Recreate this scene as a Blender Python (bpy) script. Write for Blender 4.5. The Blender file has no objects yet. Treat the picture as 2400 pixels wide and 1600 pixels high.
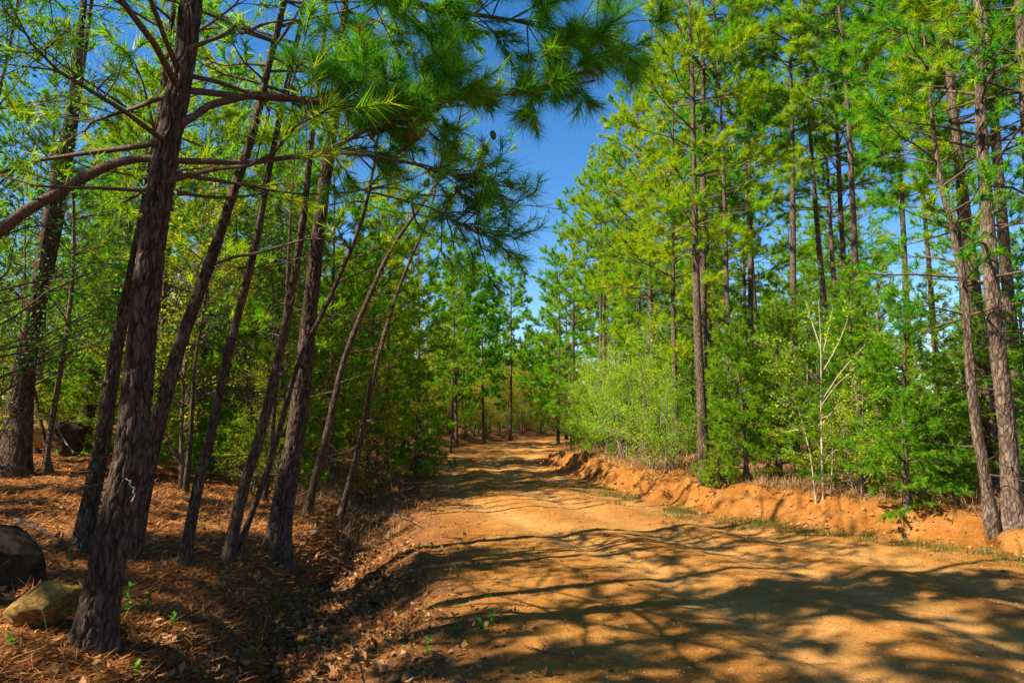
import bpy, math
import numpy as np
from mathutils import Vector

# ------------------------------------------------------------------ camera, sky, sun, exposure
SC = bpy.context.scene
COL = SC.collection
CAM_H = 1.6
FPX = 1600.0                      # focal length in pixels of the 2400 px wide photograph
TILT = math.atan(185.0 / FPX)     # horizon lies 185 px below the middle
cam = bpy.data.cameras.new('camera')
cam.sensor_width = 36.0
cam.lens = FPX / 2400.0 * 36.0
cam.clip_start = 0.05
cam.clip_end = 3000.0
cam_o = bpy.data.objects.new('camera', cam)
cam_o.location = (0, 0, CAM_H)
cam_o.rotation_euler = (math.pi / 2 + TILT, 0, 0)
COL.objects.link(cam_o)
SC.camera = cam_o

SUN_EL = math.radians(47)
SUN_AZ = math.radians(246)        # clockwise from +Y: behind the left shoulder
world = bpy.data.worlds.new('World')
SC.world = world
world.use_nodes = True
wn = world.node_tree
wn.nodes.clear()
sky = wn.nodes.new('ShaderNodeTexSky')
sky.sky_type = 'NISHITA'
sky.sun_disc = False
sky.sun_elevation = SUN_EL
sky.sun_rotation = SUN_AZ
sky.altitude = 300
sky.air_density = 1.0
sky.dust_density = 0.25
sky.ozone_density = 2.0
hs = wn.nodes.new('ShaderNodeHueSaturation')
hs.inputs['Saturation'].default_value = 1.35
hs.inputs['Hue'].default_value = 0.502
bg = wn.nodes.new('ShaderNodeBackground')
bg.inputs['Strength'].default_value = 0.074
wo = wn.nodes.new('ShaderNodeOutputWorld')
wn.links.new(sky.outputs[0], hs.inputs['Color'])
wn.links.new(hs.outputs[0], bg.inputs['Color'])
wn.links.new(bg.outputs[0], wo.inputs['Surface'])

sun = bpy.data.lights.new('sun', 'SUN')
sun.energy = 5.0
sun.angle = math.radians(0.53)
sun.color = (1.0, 0.92, 0.74)
sun_o = bpy.data.objects.new('sun', sun)
to_sun = Vector((math.sin(SUN_AZ) * math.cos(SUN_EL), math.cos(SUN_AZ) * math.cos(SUN_EL), math.sin(SUN_EL)))
sun_o.rotation_euler = (-to_sun).to_track_quat('-Z', 'Y').to_euler()
sun_o.location = to_sun * 60
COL.objects.link(sun_o)

SC.view_settings.view_transform = 'Standard'
SC.view_settings.look = 'None'
SC.view_settings.exposure = 1.5
SC.view_settings.gamma = 1.0
SC.view_settings.use_curve_mapping = False
SC.render.engine = 'CYCLES'
SC.cycles.max_bounces = 7
SC.cycles.diffuse_bounces = 4
SC.cycles.glossy_bounces = 2
SC.cycles.transmission_bounces = 5
SC.cycles.transparent_max_bounces = 4
SC.cycles.caustics_reflective = False
SC.cycles.caustics_refractive = False
SC.cycles.use_adaptive_sampling = True
SC.cycles.adaptive_threshold = 0.02
SC.cycles.use_denoising = True

# ------------------------------------------------------------------ numeric helpers
K = 2400.0 / 2352.0               # my measurements were taken on a 2352 px wide view of the photograph
CT, ST = math.cos(TILT), math.sin(TILT)


def at(dx, dy, Y):
    """the point at distance Y seen at (dx, dy) of the 2352 px view"""
    u = (dx * K - 1200.0) / FPX
    v = (800.0 - dy * K) / FPX
    ry = CT - ST * v
    rz = ST + CT * v
    return np.array([u / ry * Y, Y, CAM_H + rz / ry * Y])


def smooth(a, b, x):
    t = np.clip((x - a) / (b - a), 0, 1)
    return t * t * (3 - 2 * t)


def h2(ix, iy, seed=0):
    n = (ix.astype(np.int64) * 374761393 + iy.astype(np.int64) * 668265263 + seed * 1442695041) & 0xffffffff
    n = ((n ^ (n >> 13)) * 1274126177) & 0xffffffff
    n = ((n ^ (n >> 16)) * 2246822519) & 0xffffffff
    n = n ^ (n >> 15)
    return (n & 0xffffff) / float(0xffffff)


def vnoise(x, y, seed=0):
    ix, iy = np.floor(x), np.floor(y)
    fx, fy = x - ix, y - iy
    fx = fx * fx * (3 - 2 * fx)
    fy = fy * fy * (3 - 2 * fy)
    a, b = h2(ix, iy, seed), h2(ix + 1, iy, seed)
    c, d = h2(ix, iy + 1, seed), h2(ix + 1, iy + 1, seed)
    return (a * (1 - fx) + b * fx) * (1 - fy) + (c * (1 - fx) + d * fx) * fy - 0.5


def fbm(x, y, octv=4, seed=0):
    s, a = 0.0, 1.0
    for k in range(octv):
        s = s + a * vnoise(x * 2 ** k + 17.3 * k, y * 2 ** k - 9.1 * k, seed + k)
        a *= 0.5
    return s


def norm(v):
    return v / np.maximum(np.linalg.norm(v, axis=-1, keepdims=True), 1e-9)


def catmull(P, n):
    P = np.asarray(P, float)
    Q = np.vstack([2 * P[0] - P[1], P, 2 * P[-1] - P[-2]])
    m = len(P) - 1
    t = np.linspace(0, m - 1e-6, n)
    i = t.astype(int)
    f = (t - i)[:, None]
    a, b, c, d = Q[i], Q[i + 1], Q[i + 2], Q[i + 3]
    return 0.5 * (2 * b + (c - a) * f + (2 * a - 5 * b + 4 * c - d) * f ** 2 + (3 * b - a - 3 * c + d) * f ** 3)


# ------------------------------------------------------------------ terrain
LY = np.array([-60, -20, 0, 4, 8, 12, 15.5, 22, 27, 34, 40, 46.5, 57, 85, 120, 200, 400.])
LX = np.array([2.0, 0.6, -0.2, -0.5, -0.85, -1.35, -1.95, -2.85, -3.3, -3.6, -3.4, -2.6, -0.2, 7.2, 20, 62, 170.])
RY = np.array([-60, -20, 0, 4, 7.4, 8.4, 9.7, 12.0, 14.4, 16.5, 20.8, 25.6, 30, 35, 43, 57, 85, 120, 200, 400.])
RX = np.array([12.0, 10.0, 8.7, 8.0, 6.8, 6.1, 5.0, 3.40, 2.78, 2.35, 1.75, 1.20, 1.75, 2.6, 3.6, 6.6, 14.5, 30, 75, 185.])
_yy = np.linspace(-60, 400, 4601)


def _sm(v, w):
    k = np.ones(w) / w
    return np.convolve(np.pad(v, w // 2, mode='edge'), k, 'same')[w // 2:w // 2 + len(v)]


_L = _sm(np.interp(_yy, LY, LX), 31)
_R = _sm(np.interp(_yy, RY, RX), 15)


def edge_l(y): return np.interp(y, _yy, _L)


def edge_r(y): return np.interp(y, _yy, _R)


def terrain(x, y):
    x = np.asarray(x, float)
    y = np.asarray(y, float)
    L, R = edge_l(y), edge_r(y)
    wob = fbm(x * 0.9, y * 0.9, 3, 5)
    u = L - x + 0.28 * wob
    w = x - R + 0.50 * fbm(x * 0.8, y * 0.8, 3, 9)
    far = np.hypot(x, y)
    # road: ruts that follow it, soft ridges, fine grit
    t = np.clip((x - L) / (R - L), 0, 1)
    s = x - 0.5 * (L + R)
    warp = 0.5 * fbm(x * 0.25, y * 0.18, 2, 31)
    rut = -0.050 * np.exp(-((s + 1.35 + warp) / 0.30) ** 2) - 0.044 * np.exp(-((s - 0.25 + warp) / 0.32) ** 2) \
        - 0.046 * np.exp(-((s - 1.6 + warp) / 0.35) ** 2) + 0.03 * np.exp(-((s - 0.95 + warp) / 0.22) ** 2) \
        + 0.022 * np.exp(-((s + 0.55 + warp) / 0.28) ** 2)
    road = 0.03 * np.sin(np.pi * t) + rut + 0.035 * fbm(x * 0.9, y * 0.5, 3, 2) + 0.020 * fbm(x * 7, y * 7, 4, 3)
    # left verge, ditch and wood floor
    dd = 1 - smooth(11, 24, y)
    prof = np.interp(u, [0, 0.45, 1.0, 1.3, 1.9, 2.4], [0, -0.18, -0.55, -0.56, 0.06, 0.19])
    prof2 = np.interp(u, [0, 0.3, 0.9, 1.6, 2.4], [0, 0.02, 0.34, 0.5, 0.55])
    left = dd * prof + (1 - dd) * prof2 + 0.062 * np.maximum(u - 2.2, 0) + 0.035 * np.clip(u - 2.2, 0, 9) + 0.10 * fbm(x * 0.7, y * 0.7, 4, 11) + 0.035 * fbm(x * 5, y * 5, 3, 12)
    left = np.where(far > 60, left - 0.05 * np.clip(u - 20, 0, 80), left)
    left = np.minimum(left, 3.0)
    # right earth bank and wood floor
    hb = (0.36 + 0.12 * smooth(8.5, 10.5, y)) - 0.2 * smooth(20, 40, y) + 0.20 * fbm(y * 0.5 + 3, x * 0.15, 3, 21)
    bank = hb * smooth(0.0, 0.62, w) + 0.05 * np.clip(w, 0, 12) * smooth(0.4, 1.5, w) \
        + 0.08 * np.exp(-((w - 0.6) / 0.5) ** 2) * fbm(x * 2.2, y * 2.2, 4, 22) \
        + smooth(-0.05, .25, w) * smooth(2.0, .9, w) * (0.055 * fbm(x * 8, y * 8, 5, 23) - 0.10 * np.maximum(0.16 - np.abs(fbm(x * 3.1, y * 3.1, 4, 26)), 0) * 4 * smooth(1.3, .7, w)) + 0.10 * smooth(1, 2, w) * fbm(x * 0.6, y * 0.6, 3, 24)
    gul = np.maximum(0.13 - np.abs(fbm(y * 2.3 + 5, x * 0.7, 3, 27)), 0) / 0.13
    bank = bank - 0.15 * gul * smooth(0.0, 0.3, w) * smooth(1.2, 0.6, w) * smooth(30, 18, y)
    kl = smooth(-0.05, 0.35, u)
    kr = smooth(-0.15, 0.1, w)
    z = road * (1 - kl) * (1 - kr) + left * kl + (bank + road * (1 - smooth(0, .5, w))) * kr * (1 - kl)
    return z


def hit(dx, dy):
    """where the sight line through (dx, dy) meets the ground"""
    Y = np.geomspace(2.0, 200, 4000)
    u = (dx * K - 1200.0) / FPX
    v = (800.0 - dy * K) / FPX
    ry, rz = CT - ST * v, ST + CT * v
    X, Z = u / ry * Y, CAM_H + rz / ry * Y
    g = terrain(X, Y)
    i = np.argmax(Z <= g) if np.any(Z <= g) else len(Y) - 1
    return np.array([X[i], Y[i], g[i]])


def tz(x, y):
    return float(terrain(np.array([x]), np.array([y]))[0])


# ------------------------------------------------------------------ mesh builders
def make_mesh(name, chunks, mats, smooth_shade=True):
    """chunks: (verts (n,3), faces (m,3|4), material index, tint (n,) or scalar)"""
    vs, tints, lv, lt, mi = [], [], [], [], []
    off = 0
    for v, f, m, t in chunks:
        v = np.asarray(v, np.float32).reshape(-1, 3)
        f = np.asarray(f, np.int64)
        if len(f) == 0:
            continue
        vs.append(v)
        tints.append(np.broadcast_to(np.asarray(t, np.float32), (len(v),)))
        lv.append((f + off).ravel())
        lt.append(np.full(len(f), f.shape[1], np.int32))
        mi.append(np.full(len(f), m, np.int32))
        off += len(v)
    V = np.concatenate(vs)
    lv = np.concatenate(lv).astype(np.int32)
    lt = np.concatenate(lt)
    me = bpy.data.meshes.new(name)
    me.vertices.add(len(V))
    me.vertices.foreach_set('co', V.ravel())
    me.loops.add(len(lv))
    me.loops.foreach_set('vertex_index', lv)
    me.polygons.add(len(lt))
    me.polygons.foreach_set('loop_start', np.concatenate([[0], np.cumsum(lt)[:-1]]).astype(np.int32))
    me.polygons.foreach_set('material_index', np.concatenate(mi))
    me.polygons.foreach_set('use_smooth', np.full(len(lt), smooth_shade))
    a = me.attributes.new('tint', 'FLOAT', 'POINT')
    a.data.foreach_set('value', np.concatenate(tints).astype(np.float32))
    for m in mats:
        me.materials.append(m)
    me.update()
    me.validate()
    return me


def tubes(P, Rr, k=4):
    """many tubes at once: P (M,n,3), Rr (M,n)"""
    P = np.asarray(P, float)
    Rr = np.asarray(Rr, float)
    M, n = P.shape[:2]
    d = norm(P[:, -1] - P[:, 0])
    ref = np.where(np.abs(d[:, 2:3]) > 0.8, np.array([[1., 0, 0]]), np.array([[0, 0, 1.]]))
    a = norm(np.cross(d, ref))
    b = np.cross(d, a)
    th = np.arange(k) * 2 * np.pi / k
    ring = np.cos(th)[None, :, None] * a[:, None, :] + np.sin(th)[None, :, None] * b[:, None, :]
    V = P[:, :, None, :] + Rr[:, :, None, None] * ring[:, None, :, :]
    idx = np.arange(M * n * k).reshape(M, n, k)
    nx = np.roll(idx, -1, axis=2)
    F = np.stack([idx[:, :-1], nx[:, :-1], nx[:, 1:], idx[:, 1:]], axis=-1).reshape(-1, 4)
    return V.reshape(-1, 3), F


def tufts(rng, P, A, n, length, width, spread=(0.35, 1.2), droop=0.0, back=0.06, jl=0.25):
    """needle tufts: n thin triangles round the axis A at every point P"""
    M = len(P)
    if M == 0:
        return np.zeros((0, 3)), np.zeros((0, 3), int), np.zeros(0)
    A = norm(A)
    ref = np.where(np.abs(A[:, 2:3]) > 0.8, np.array([[1., 0, 0]]), np.array([[0, 0, 1.]]))
    a = norm(np.cross(A, ref))
    b = np.cross(A, a)
    th = rng.uniform(0, 2 * np.pi, (M, n, 1))
    sp = rng.uniform(spread[0], spread[1], (M, n, 1))
    D = np.cos(sp) * A[:, None] + np.sin(sp) * (np.cos(th) * a[:, None] + np.sin(th) * b[:, None])
    sp = sp * rng.uniform(0.55, 1.1, (M, 1, 1))
    Ln = length * (1 - jl + 2 * jl * rng.random((M, n, 1))) * rng.uniform(0.6, 1.15, (M, 1, 1))
    base = P[:, None] - A[:, None] * (back * rng.uniform(-0.3, 1.0, (M, n, 1)))
    tip = base + D * Ln
    tip[..., 2] -= droop * Ln[..., 0]
    side = norm(np.cross(D, rng.normal(size=(M, n, 3)))) * (width * 0.5)
    V = np.stack([base - side, base + side, tip], axis=2)
    F = np.arange(M * n * 3).reshape(-1, 3)
    t = np.repeat(rng.random(M), n * 3) * 0.7 + np.repeat(rng.random(M * n), 3) * 0.3
    return V.reshape(-1, 3), F, t


def leaves(rng, P, size, flat=0.6, jit=0.35, aspect=0.55):
    M = len(P)
    nrm = norm(rng.normal(size=(M, 3)) * (1 - flat) + np.array([0, 0, flat]))
    d = norm(np.cross(nrm, rng.normal(size=(M, 3))))
    s = np.cross(nrm, d)
    L = size * (1 - jit + 2 * jit * rng.random((M, 1)))
    fold = nrm * L * 0.12
    V = np.stack([P, P + d * L * .5 + s * L * .5 * aspect - fold, P + d * L, P + d * L * .5 - s * L * .5 * aspect - fold], axis=1)
    F = np.arange(M * 4).reshape(-1, 4)
    t = np.repeat(rng.random(M), 4)
    return V.reshape(-1, 3), F, t


def bark_cells(u, v, circ, seed, cu=0.040, cv=0.24):
    """plate pattern on (u along the girth, v along the height)"""
    nu = max(4, int(round(circ / cu)))
    x = u / circ * nu + 0.9 * fbm(v * 11, u / circ * 7, 3, seed + 4)
    y = v / cv + 0.7 * fbm(u / circ * 7 + 3, v * 6.0, 3, seed + 6)
    ix, iy = np.floor(x), np.floor(y)
    f1 = np.full(x.shape, 9.0)
    f2 = np.full(x.shape, 9.0)
    cell = np.zeros(x.shape)
    for j in (-1, 0, 1):
        for i in (-1, 0, 1):
            cx, cy = ix + i, iy + j
            wx = np.mod(cx, nu)
            px = cx + 0.15 + 0.7 * h2(wx, cy, seed)
            py = cy + 0.1 + 0.8 * h2(wx, cy, seed + 1)
            dd = np.hypot(x - px, y - py)
            near = dd < f1
            f2 = np.where(near, f1, np.minimum(f2, dd))
            cell = np.where(near, h2(wx, cy, seed + 2), cell)
            f1 = np.where(near, dd, f1)
    return f2 - f1, cell


def trunk_chunk(path, r0, r1, k=8, step=0.35, bark=0.0, flare=0.55, seed=0, sink=0.3, mat=0):
    """a tapered trunk along path (n,3); bark > 0 gives it modelled plates"""
    path = np.asarray(path, float)
    path = np.vstack([path[0] - np.array([0, 0, sink]), path])
    seg = np.linalg.norm(np.diff(path, axis=0), axis=1)
    s = np.concatenate([[0], np.cumsum(seg)])
    N = max(4, int(s[-1] / step))
    if bark > 0:                              # finer near the foot, which the camera sees
        q = np.linspace(0, 1, N) * s[-1]
    else:
        q = np.linspace(0, s[-1], N)
    C = np.stack([np.interp(q, s, path[:, i]) for i in range(3)], axis=1)
    T = norm(np.gradient(C, axis=0))
    a = norm(np.array([[1., 0, 0]]) - T * T[:, :1])
    b = np.cross(T, a)
    f = np.clip((q - sink) / max(s[-1] - sink, 1e-6), 0, 1)
    R = (r0 + (r1 - r0) * f ** 0.9) * (1 + flare * np.exp(-np.maximum(q - sink, 0) / (1.6 * r0 + 0.03)))
    th = np.arange(k) * 2 * np.pi / k
    TH, Q = np.meshgrid(th, q)
    RR = R[:, None] * (1 + 0.05 * np.cos(3 * TH + seed + Q * 0.7) + 0.035 * np.cos(2 * TH + 2.1 * seed + Q * 1.3))
    tint = np.full(RR.shape, 0.5)
    RR = RR * (1 + 0.10 * flare * np.exp(-np.maximum(Q - sink, 0) / 0.2) * np.cos(5 * TH + seed))
    if bark > 0:
        circ = 2 * np.pi * (r0 * 0.6 + r1 * 0.4)
        cr, cell = bark_cells(TH / (2 * np.pi) * circ, Q, circ, seed)
        fine = fbm(TH / (2 * np.pi) * 36, Q * 22, 3, seed + 8)
        RR = RR + bark * (smooth(0.0, 0.20, cr) - 0.6) + bark * 0.35 * (cell - 0.5) * smooth(.05, .2, cr) + bark * 0.5 * fine
        tint = (0.10 + 0.90 * smooth(0.0, 0.16, cr)) * (0.25 + 0.75 * np.clip(0.5 + 0.6 * (cell - 0.5) + 0.5 * fine, 0, 1))
    V = C[:, None, :] + RR[..., None] * (np.cos(TH)[..., None] * a[:, None] + np.sin(TH)[..., None] * b[:, None])
    idx = np.arange(N * k).reshape(N, k)
    nx = np.roll(idx, -1, axis=1)
    F = np.stack([idx[:-1], nx[:-1], nx[1:], idx[1:]], axis=-1).reshape(-1, 4)
    return (V.reshape(-1, 3), F, mat, tint.ravel())


# ------------------------------------------------------------------ materials
def new_mat(name):
    m = bpy.data.materials.new(name)
    m.use_nodes = True
    nt = m.node_tree
    nt.nodes.clear()
    out = nt.nodes.new('ShaderNodeOutputMaterial')
    return m, nt, out


def N(nt, typ, **kw):
    n = nt.nodes.new(typ)
    for k, v in kw.items():
        if k in n.inputs.keys():
            n.inputs[k].default_value = v
        else:
            setattr(n, k, v)
    return n


def ramp(nt, fac, stops):
    r = nt.nodes.new('ShaderNodeValToRGB')
    el = r.color_ramp.elements
    while len(el) > len(stops):
        el.remove(el[-1])
    while len(el) < len(stops):
        el.new(0.5)
    for e, (p, c) in zip(el, stops):
        e.position = p
        e.color = (*c, 1)
    nt.links.new(fac, r.inputs['Fac'])
    return r.outputs['Color']


def mix(nt, fac, a, b, blend='MIX'):
    n = nt.nodes.new('ShaderNodeMix')
    n.data_type = 'RGBA'
    n.blend_type = blend
    for sock, val in ((n.inputs[0], fac), (n.inputs[6], a), (n.inputs[7], b)):
        if hasattr(val, 'links'):
            nt.links.new(val, sock)
        elif isinstance(val, (int, float)):
            sock.default_value = val
        else:
            sock.default_value = (*val, 1)
    return n.outputs[2]


def attr(nt, name):
    n = nt.nodes.new('ShaderNodeAttribute')
    n.attribute_name = name
    return n.outputs['Fac']


def math_n(nt, op, a, b=0.0):
    n = nt.nodes.new('ShaderNodeMath')
    n.operation = op
    for i, v in ((0, a), (1, b)):
        if hasattr(v, 'links'):
            nt.links.new(v, n.inputs[i])
        else:
            n.inputs[i].default_value = v
    return n.outputs[0]


def leaf_mat(name, stops, trans=0.35, rough=0.6, spec=0.10, vary=0.25, trans_gain=1.3):
    m, nt, out = new_mat(name)
    oi = nt.nodes.new('ShaderNodeObjectInfo')
    f = math_n(nt, 'ADD', attr(nt, 'tint'), math_n(nt, 'MULTIPLY', math_n(nt, 'SUBTRACT', oi.outputs['Random'], 0.5), vary * 2))
    c = ramp(nt, f, stops)
    p = N(nt, 'ShaderNodeBsdfPrincipled', Roughness=rough)
    p.inputs['Specular IOR Level'].default_value = spec
    nt.links.new(c, p.inputs['Base Color'])
    tr = N(nt, 'ShaderNodeBsdfTranslucent')
    tc = mix(nt, 1.0, c, (trans_gain * 1.1, trans_gain, trans_gain * 0.5), 'MULTIPLY')
    nt.links.new(tc, tr.inputs['Color'])
    ms = N(nt, 'ShaderNodeMixShader')
    ms.inputs[0].default_value = trans
    nt.links.new(p.outputs[0], ms.inputs[1])
    nt.links.new(tr.outputs[0], ms.inputs[2])
    nt.links.new(ms.outputs[0], out.inputs['Surface'])
    return m


def bark_mat(name, dark, mid, light, scale=1.0, zs=0.28, bump=0.6):
    m, nt, out = new_mat(name)
    tc = nt.nodes.new('ShaderNodeTexCoord')
    mp = N(nt, 'ShaderNodeMapping')
    mp.inputs['Scale'].default_value = (scale, scale, scale * zs)
    nt.links.new(tc.outputs['Object'], mp.inputs['Vector'])
    n1 = N(nt, 'ShaderNodeTexNoise', Scale=22.0, Detail=6.0, Roughness=0.65)
    nt.links.new(mp.outputs[0], n1.inputs['Vector'])
    vo = N(nt, 'ShaderNodeTexVoronoi', Scale=26.0)
    vo.feature = 'DISTANCE_TO_EDGE'
    nt.links.new(mp.outputs[0], vo.inputs['Vector'])
    n2 = N(nt, 'ShaderNodeTexNoise', Scale=2.2, Detail=3.0)
    nt.links.new(tc.outputs['Object'], n2.inputs['Vector'])
    ed = math_n(nt, 'MULTIPLY', math_n(nt, 'MINIMUM', vo.outputs['Distance'], 0.16), 1.5)
    f = math_n(nt, 'ADD', math_n(nt, 'ADD', math_n(nt, 'MULTIPLY', n1.outputs['Fac'], 0.55), math_n(nt, 'MULTIPLY', attr(nt, 'tint'), 0.42)), math_n(nt, 'SUBTRACT', ed, 0.16))
    c = ramp(nt, f, [(0.26, dark), (0.46, mid), (0.72, light)])
    c = mix(nt, math_n(nt, 'MULTIPLY', n2.outputs['Fac'], 0.25), c, (0.15, 0.085, 0.055))
    p = N(nt, 'ShaderNodeBsdfPrincipled', Roughness=0.9)
    p.inputs['Specular IOR Level'].default_value = 0.15
    nt.links.new(c, p.inputs['Base Color'])
    bp = N(nt, 'ShaderNodeBump', Strength=bump, Distance=0.02)
    hgt = math_n(nt, 'ADD', math_n(nt, 'MULTIPLY', math_n(nt, 'MINIMUM', vo.outputs['Distance'], 0.18), 3.0), n1.outputs['Fac'])
    nt.links.new(hgt, bp.inputs['Height'])
    nt.links.new(bp.outputs[0], p.inputs['Normal'])
    nt.links.new(p.outputs[0], out.inputs['Surface'])
    return m


def rock_mat(name, stops, scale=6.0):
    m, nt, out = new_mat(name)
    tc = nt.nodes.new('ShaderNodeTexCoord')
    oi = nt.nodes.new('ShaderNodeObjectInfo')
    n1 = N(nt, 'ShaderNodeTexNoise', Scale=scale, Detail=8.0, Roughness=0.65)
    nt.links.new(tc.outputs['Object'], n1.inputs['Vector'])
    f = math_n(nt, 'ADD', n1.outputs['Fac'], math_n(nt, 'MULTIPLY', math_n(nt, 'SUBTRACT', oi.outputs['Random'], 0.5), 0.3))
    c = ramp(nt, f, stops)
    p = N(nt, 'ShaderNodeBsdfPrincipled', Roughness=0.9)
    p.inputs['Specular IOR Level'].default_value = 0.15
    nt.links.new(c, p.inputs['Base Color'])
    bp = N(nt, 'ShaderNodeBump', Strength=0.7, Distance=0.02)
    nt.links.new(n1.outputs['Fac'], bp.inputs['Height'])
    nt.links.new(bp.outputs[0], p.inputs['Normal'])
    nt.links.new(p.outputs[0], out.inputs['Surface'])
    return m


def tint_mat(name, stops, rough=0.8, trans=0.0):
    return leaf_mat(name, stops, trans=trans, rough=rough, spec=0.15, vary=0.0, trans_gain=1.0)


M_PINE = leaf_mat('pine_needles', [(0.0, (0.028, 0.225, 0.020)), (0.3, (0.110, 0.330, 0.008)), (0.68, (0.255, 0.405, 0.006)), (1.0, (0.400, 0.420, 0.008))], trans=0.48)
M_PINE_NEAR = leaf_mat('near_pine_needles', [(0.0, (0.018, 0.200, 0.026)), (0.45, (0.080, 0.320, 0.020)), (0.8, (0.200, 0.400, 0.012)), (1.0, (0.32, 0.38, 0.012))], trans=0.46, vary=0.0)
M_DEADNEEDLE = leaf_mat('dead_needles', [(0.0, (0.12, 0.035, 0.010)), (1.0, (0.26, 0.085, 0.02))], trans=0.3, vary=0.0)
M_CEDAR = leaf_mat('cedar_foliage', [(0.0, (0.065, 0.250, 0.012)), (0.4, (0.130, 0.320, 0.010)), (0.75, (0.245, 0.360, 0.010)), (1.0, (0.36, 0.32, 0.014))], trans=0.46, spec=0.15, rough=0.6, vary=0.15)
M_LEAF = leaf_mat('spring_leaves', [(0.0, (0.11, 0.28, 0.010)), (0.5, (0.27, 0.44, 0.010)), (1.0, (0.40, 0.45, 0.016))], trans=0.5, vary=0.38)
M_OLIVE = leaf_mat('olive_leaves', [(0.0, (0.12, 0.21, 0.010)), (0.5, (0.28, 0.31, 0.010)), (1.0, (0.46, 0.31, 0.014))], trans=0.5)
M_FRESH = leaf_mat('fresh_green_leaves', [(0.0, (0.03, 0.19, 0.015)), (1.0, (0.12, 0.33, 0.02))], trans=0.45, vary=0.1, spec=0.12, rough=0.6)
M_BARK = bark_mat('pine_bark', (0.014, 0.009, 0.006), (0.040, 0.025, 0.017), (0.115, 0.078, 0.055))
M_BARK_R = bark_mat('grey_pine_bark', (0.024, 0.016, 0.011), (0.075, 0.051, 0.036), (0.21, 0.155, 0.115))
M_TWIG = bark_mat('twig_bark', (0.035, 0.024, 0.018), (0.085, 0.058, 0.04), (0.20, 0.14, 0.095), scale=2.0, bump=0.3)
M_PALE = bark_mat('pale_bark', (0.24, 0.18, 0.11), (0.40, 0.31, 0.20), (0.54, 0.45, 0.33), scale=1.5, bump=0.2)
M_GREYTWIG = bark_mat('grey_twig_bark', (0.08, 0.06, 0.045), (0.20, 0.15, 0.11), (0.36, 0.29, 0.22), scale=2.0, bump=0.2)
M_ROCK = rock_mat('brown_rock', [(0.30, (0.05, 0.032, 0.02)), (0.55, (0.17, 0.105, 0.055)), (0.75, (0.30, 0.19, 0.09))])
M_TANROCK = rock_mat('tan_rock', [(0.30, (0.13, 0.07, 0.018)), (0.5, (0.30, 0.175, 0.042)), (0.75, (0.42, 0.27, 0.08))], 5.0)
M_DARKROCK = rock_mat('dark_rock', [(0.30, (0.012, 0.008, 0.005)), (0.55, (0.04, 0.024, 0.013)), (0.75, (0.11, 0.06, 0.025))], 4.0)
M_STRAW = tint_mat('pine_straw', [(0.0, (0.09, 0.028, 0.007)), (0.5, (0.30, 0.100, 0.020)), (1.0, (0.52, 0.23, 0.062))])
M_DEADLEAF = tint_mat('dead_leaves', [(0.0, (0.085, 0.032, 0.014)), (0.5, (0.25, 0.105, 0.035)), (1.0, (0.46, 0.24, 0.105))], trans=0.15)
M_DEADGRASS = tint_mat('dead_grass', [(0.0, (0.16, 0.085, 0.035)), (0.5, (0.30, 0.18, 0.08)), (1.0, (0.46, 0.31, 0.15))], trans=0.2)
M_GRASS = tint_mat('green_grass', [(0.0, (0.02, 0.075, 0.008)), (0.55, (0.055, 0.12, 0.012)), (0.75, (0.12, 0.13, 0.02)), (1.0, (0.26, 0.17, 0.06))], trans=0.3)
M_PEBBLE = tint_mat('pebbles', [(0.0, (0.12, 0.052, 0.014)), (0.7, (0.28, 0.135, 0.038)), (1.0, (0.38, 0.23, 0.095))], rough=0.9)


M_CLOD = tint_mat('clods', [(0.0, (0.16, 0.055, 0.011)), (0.6, (0.32, 0.125, 0.025)), (1.0, (0.42, 0.21, 0.07))], rough=0.95)


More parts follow.
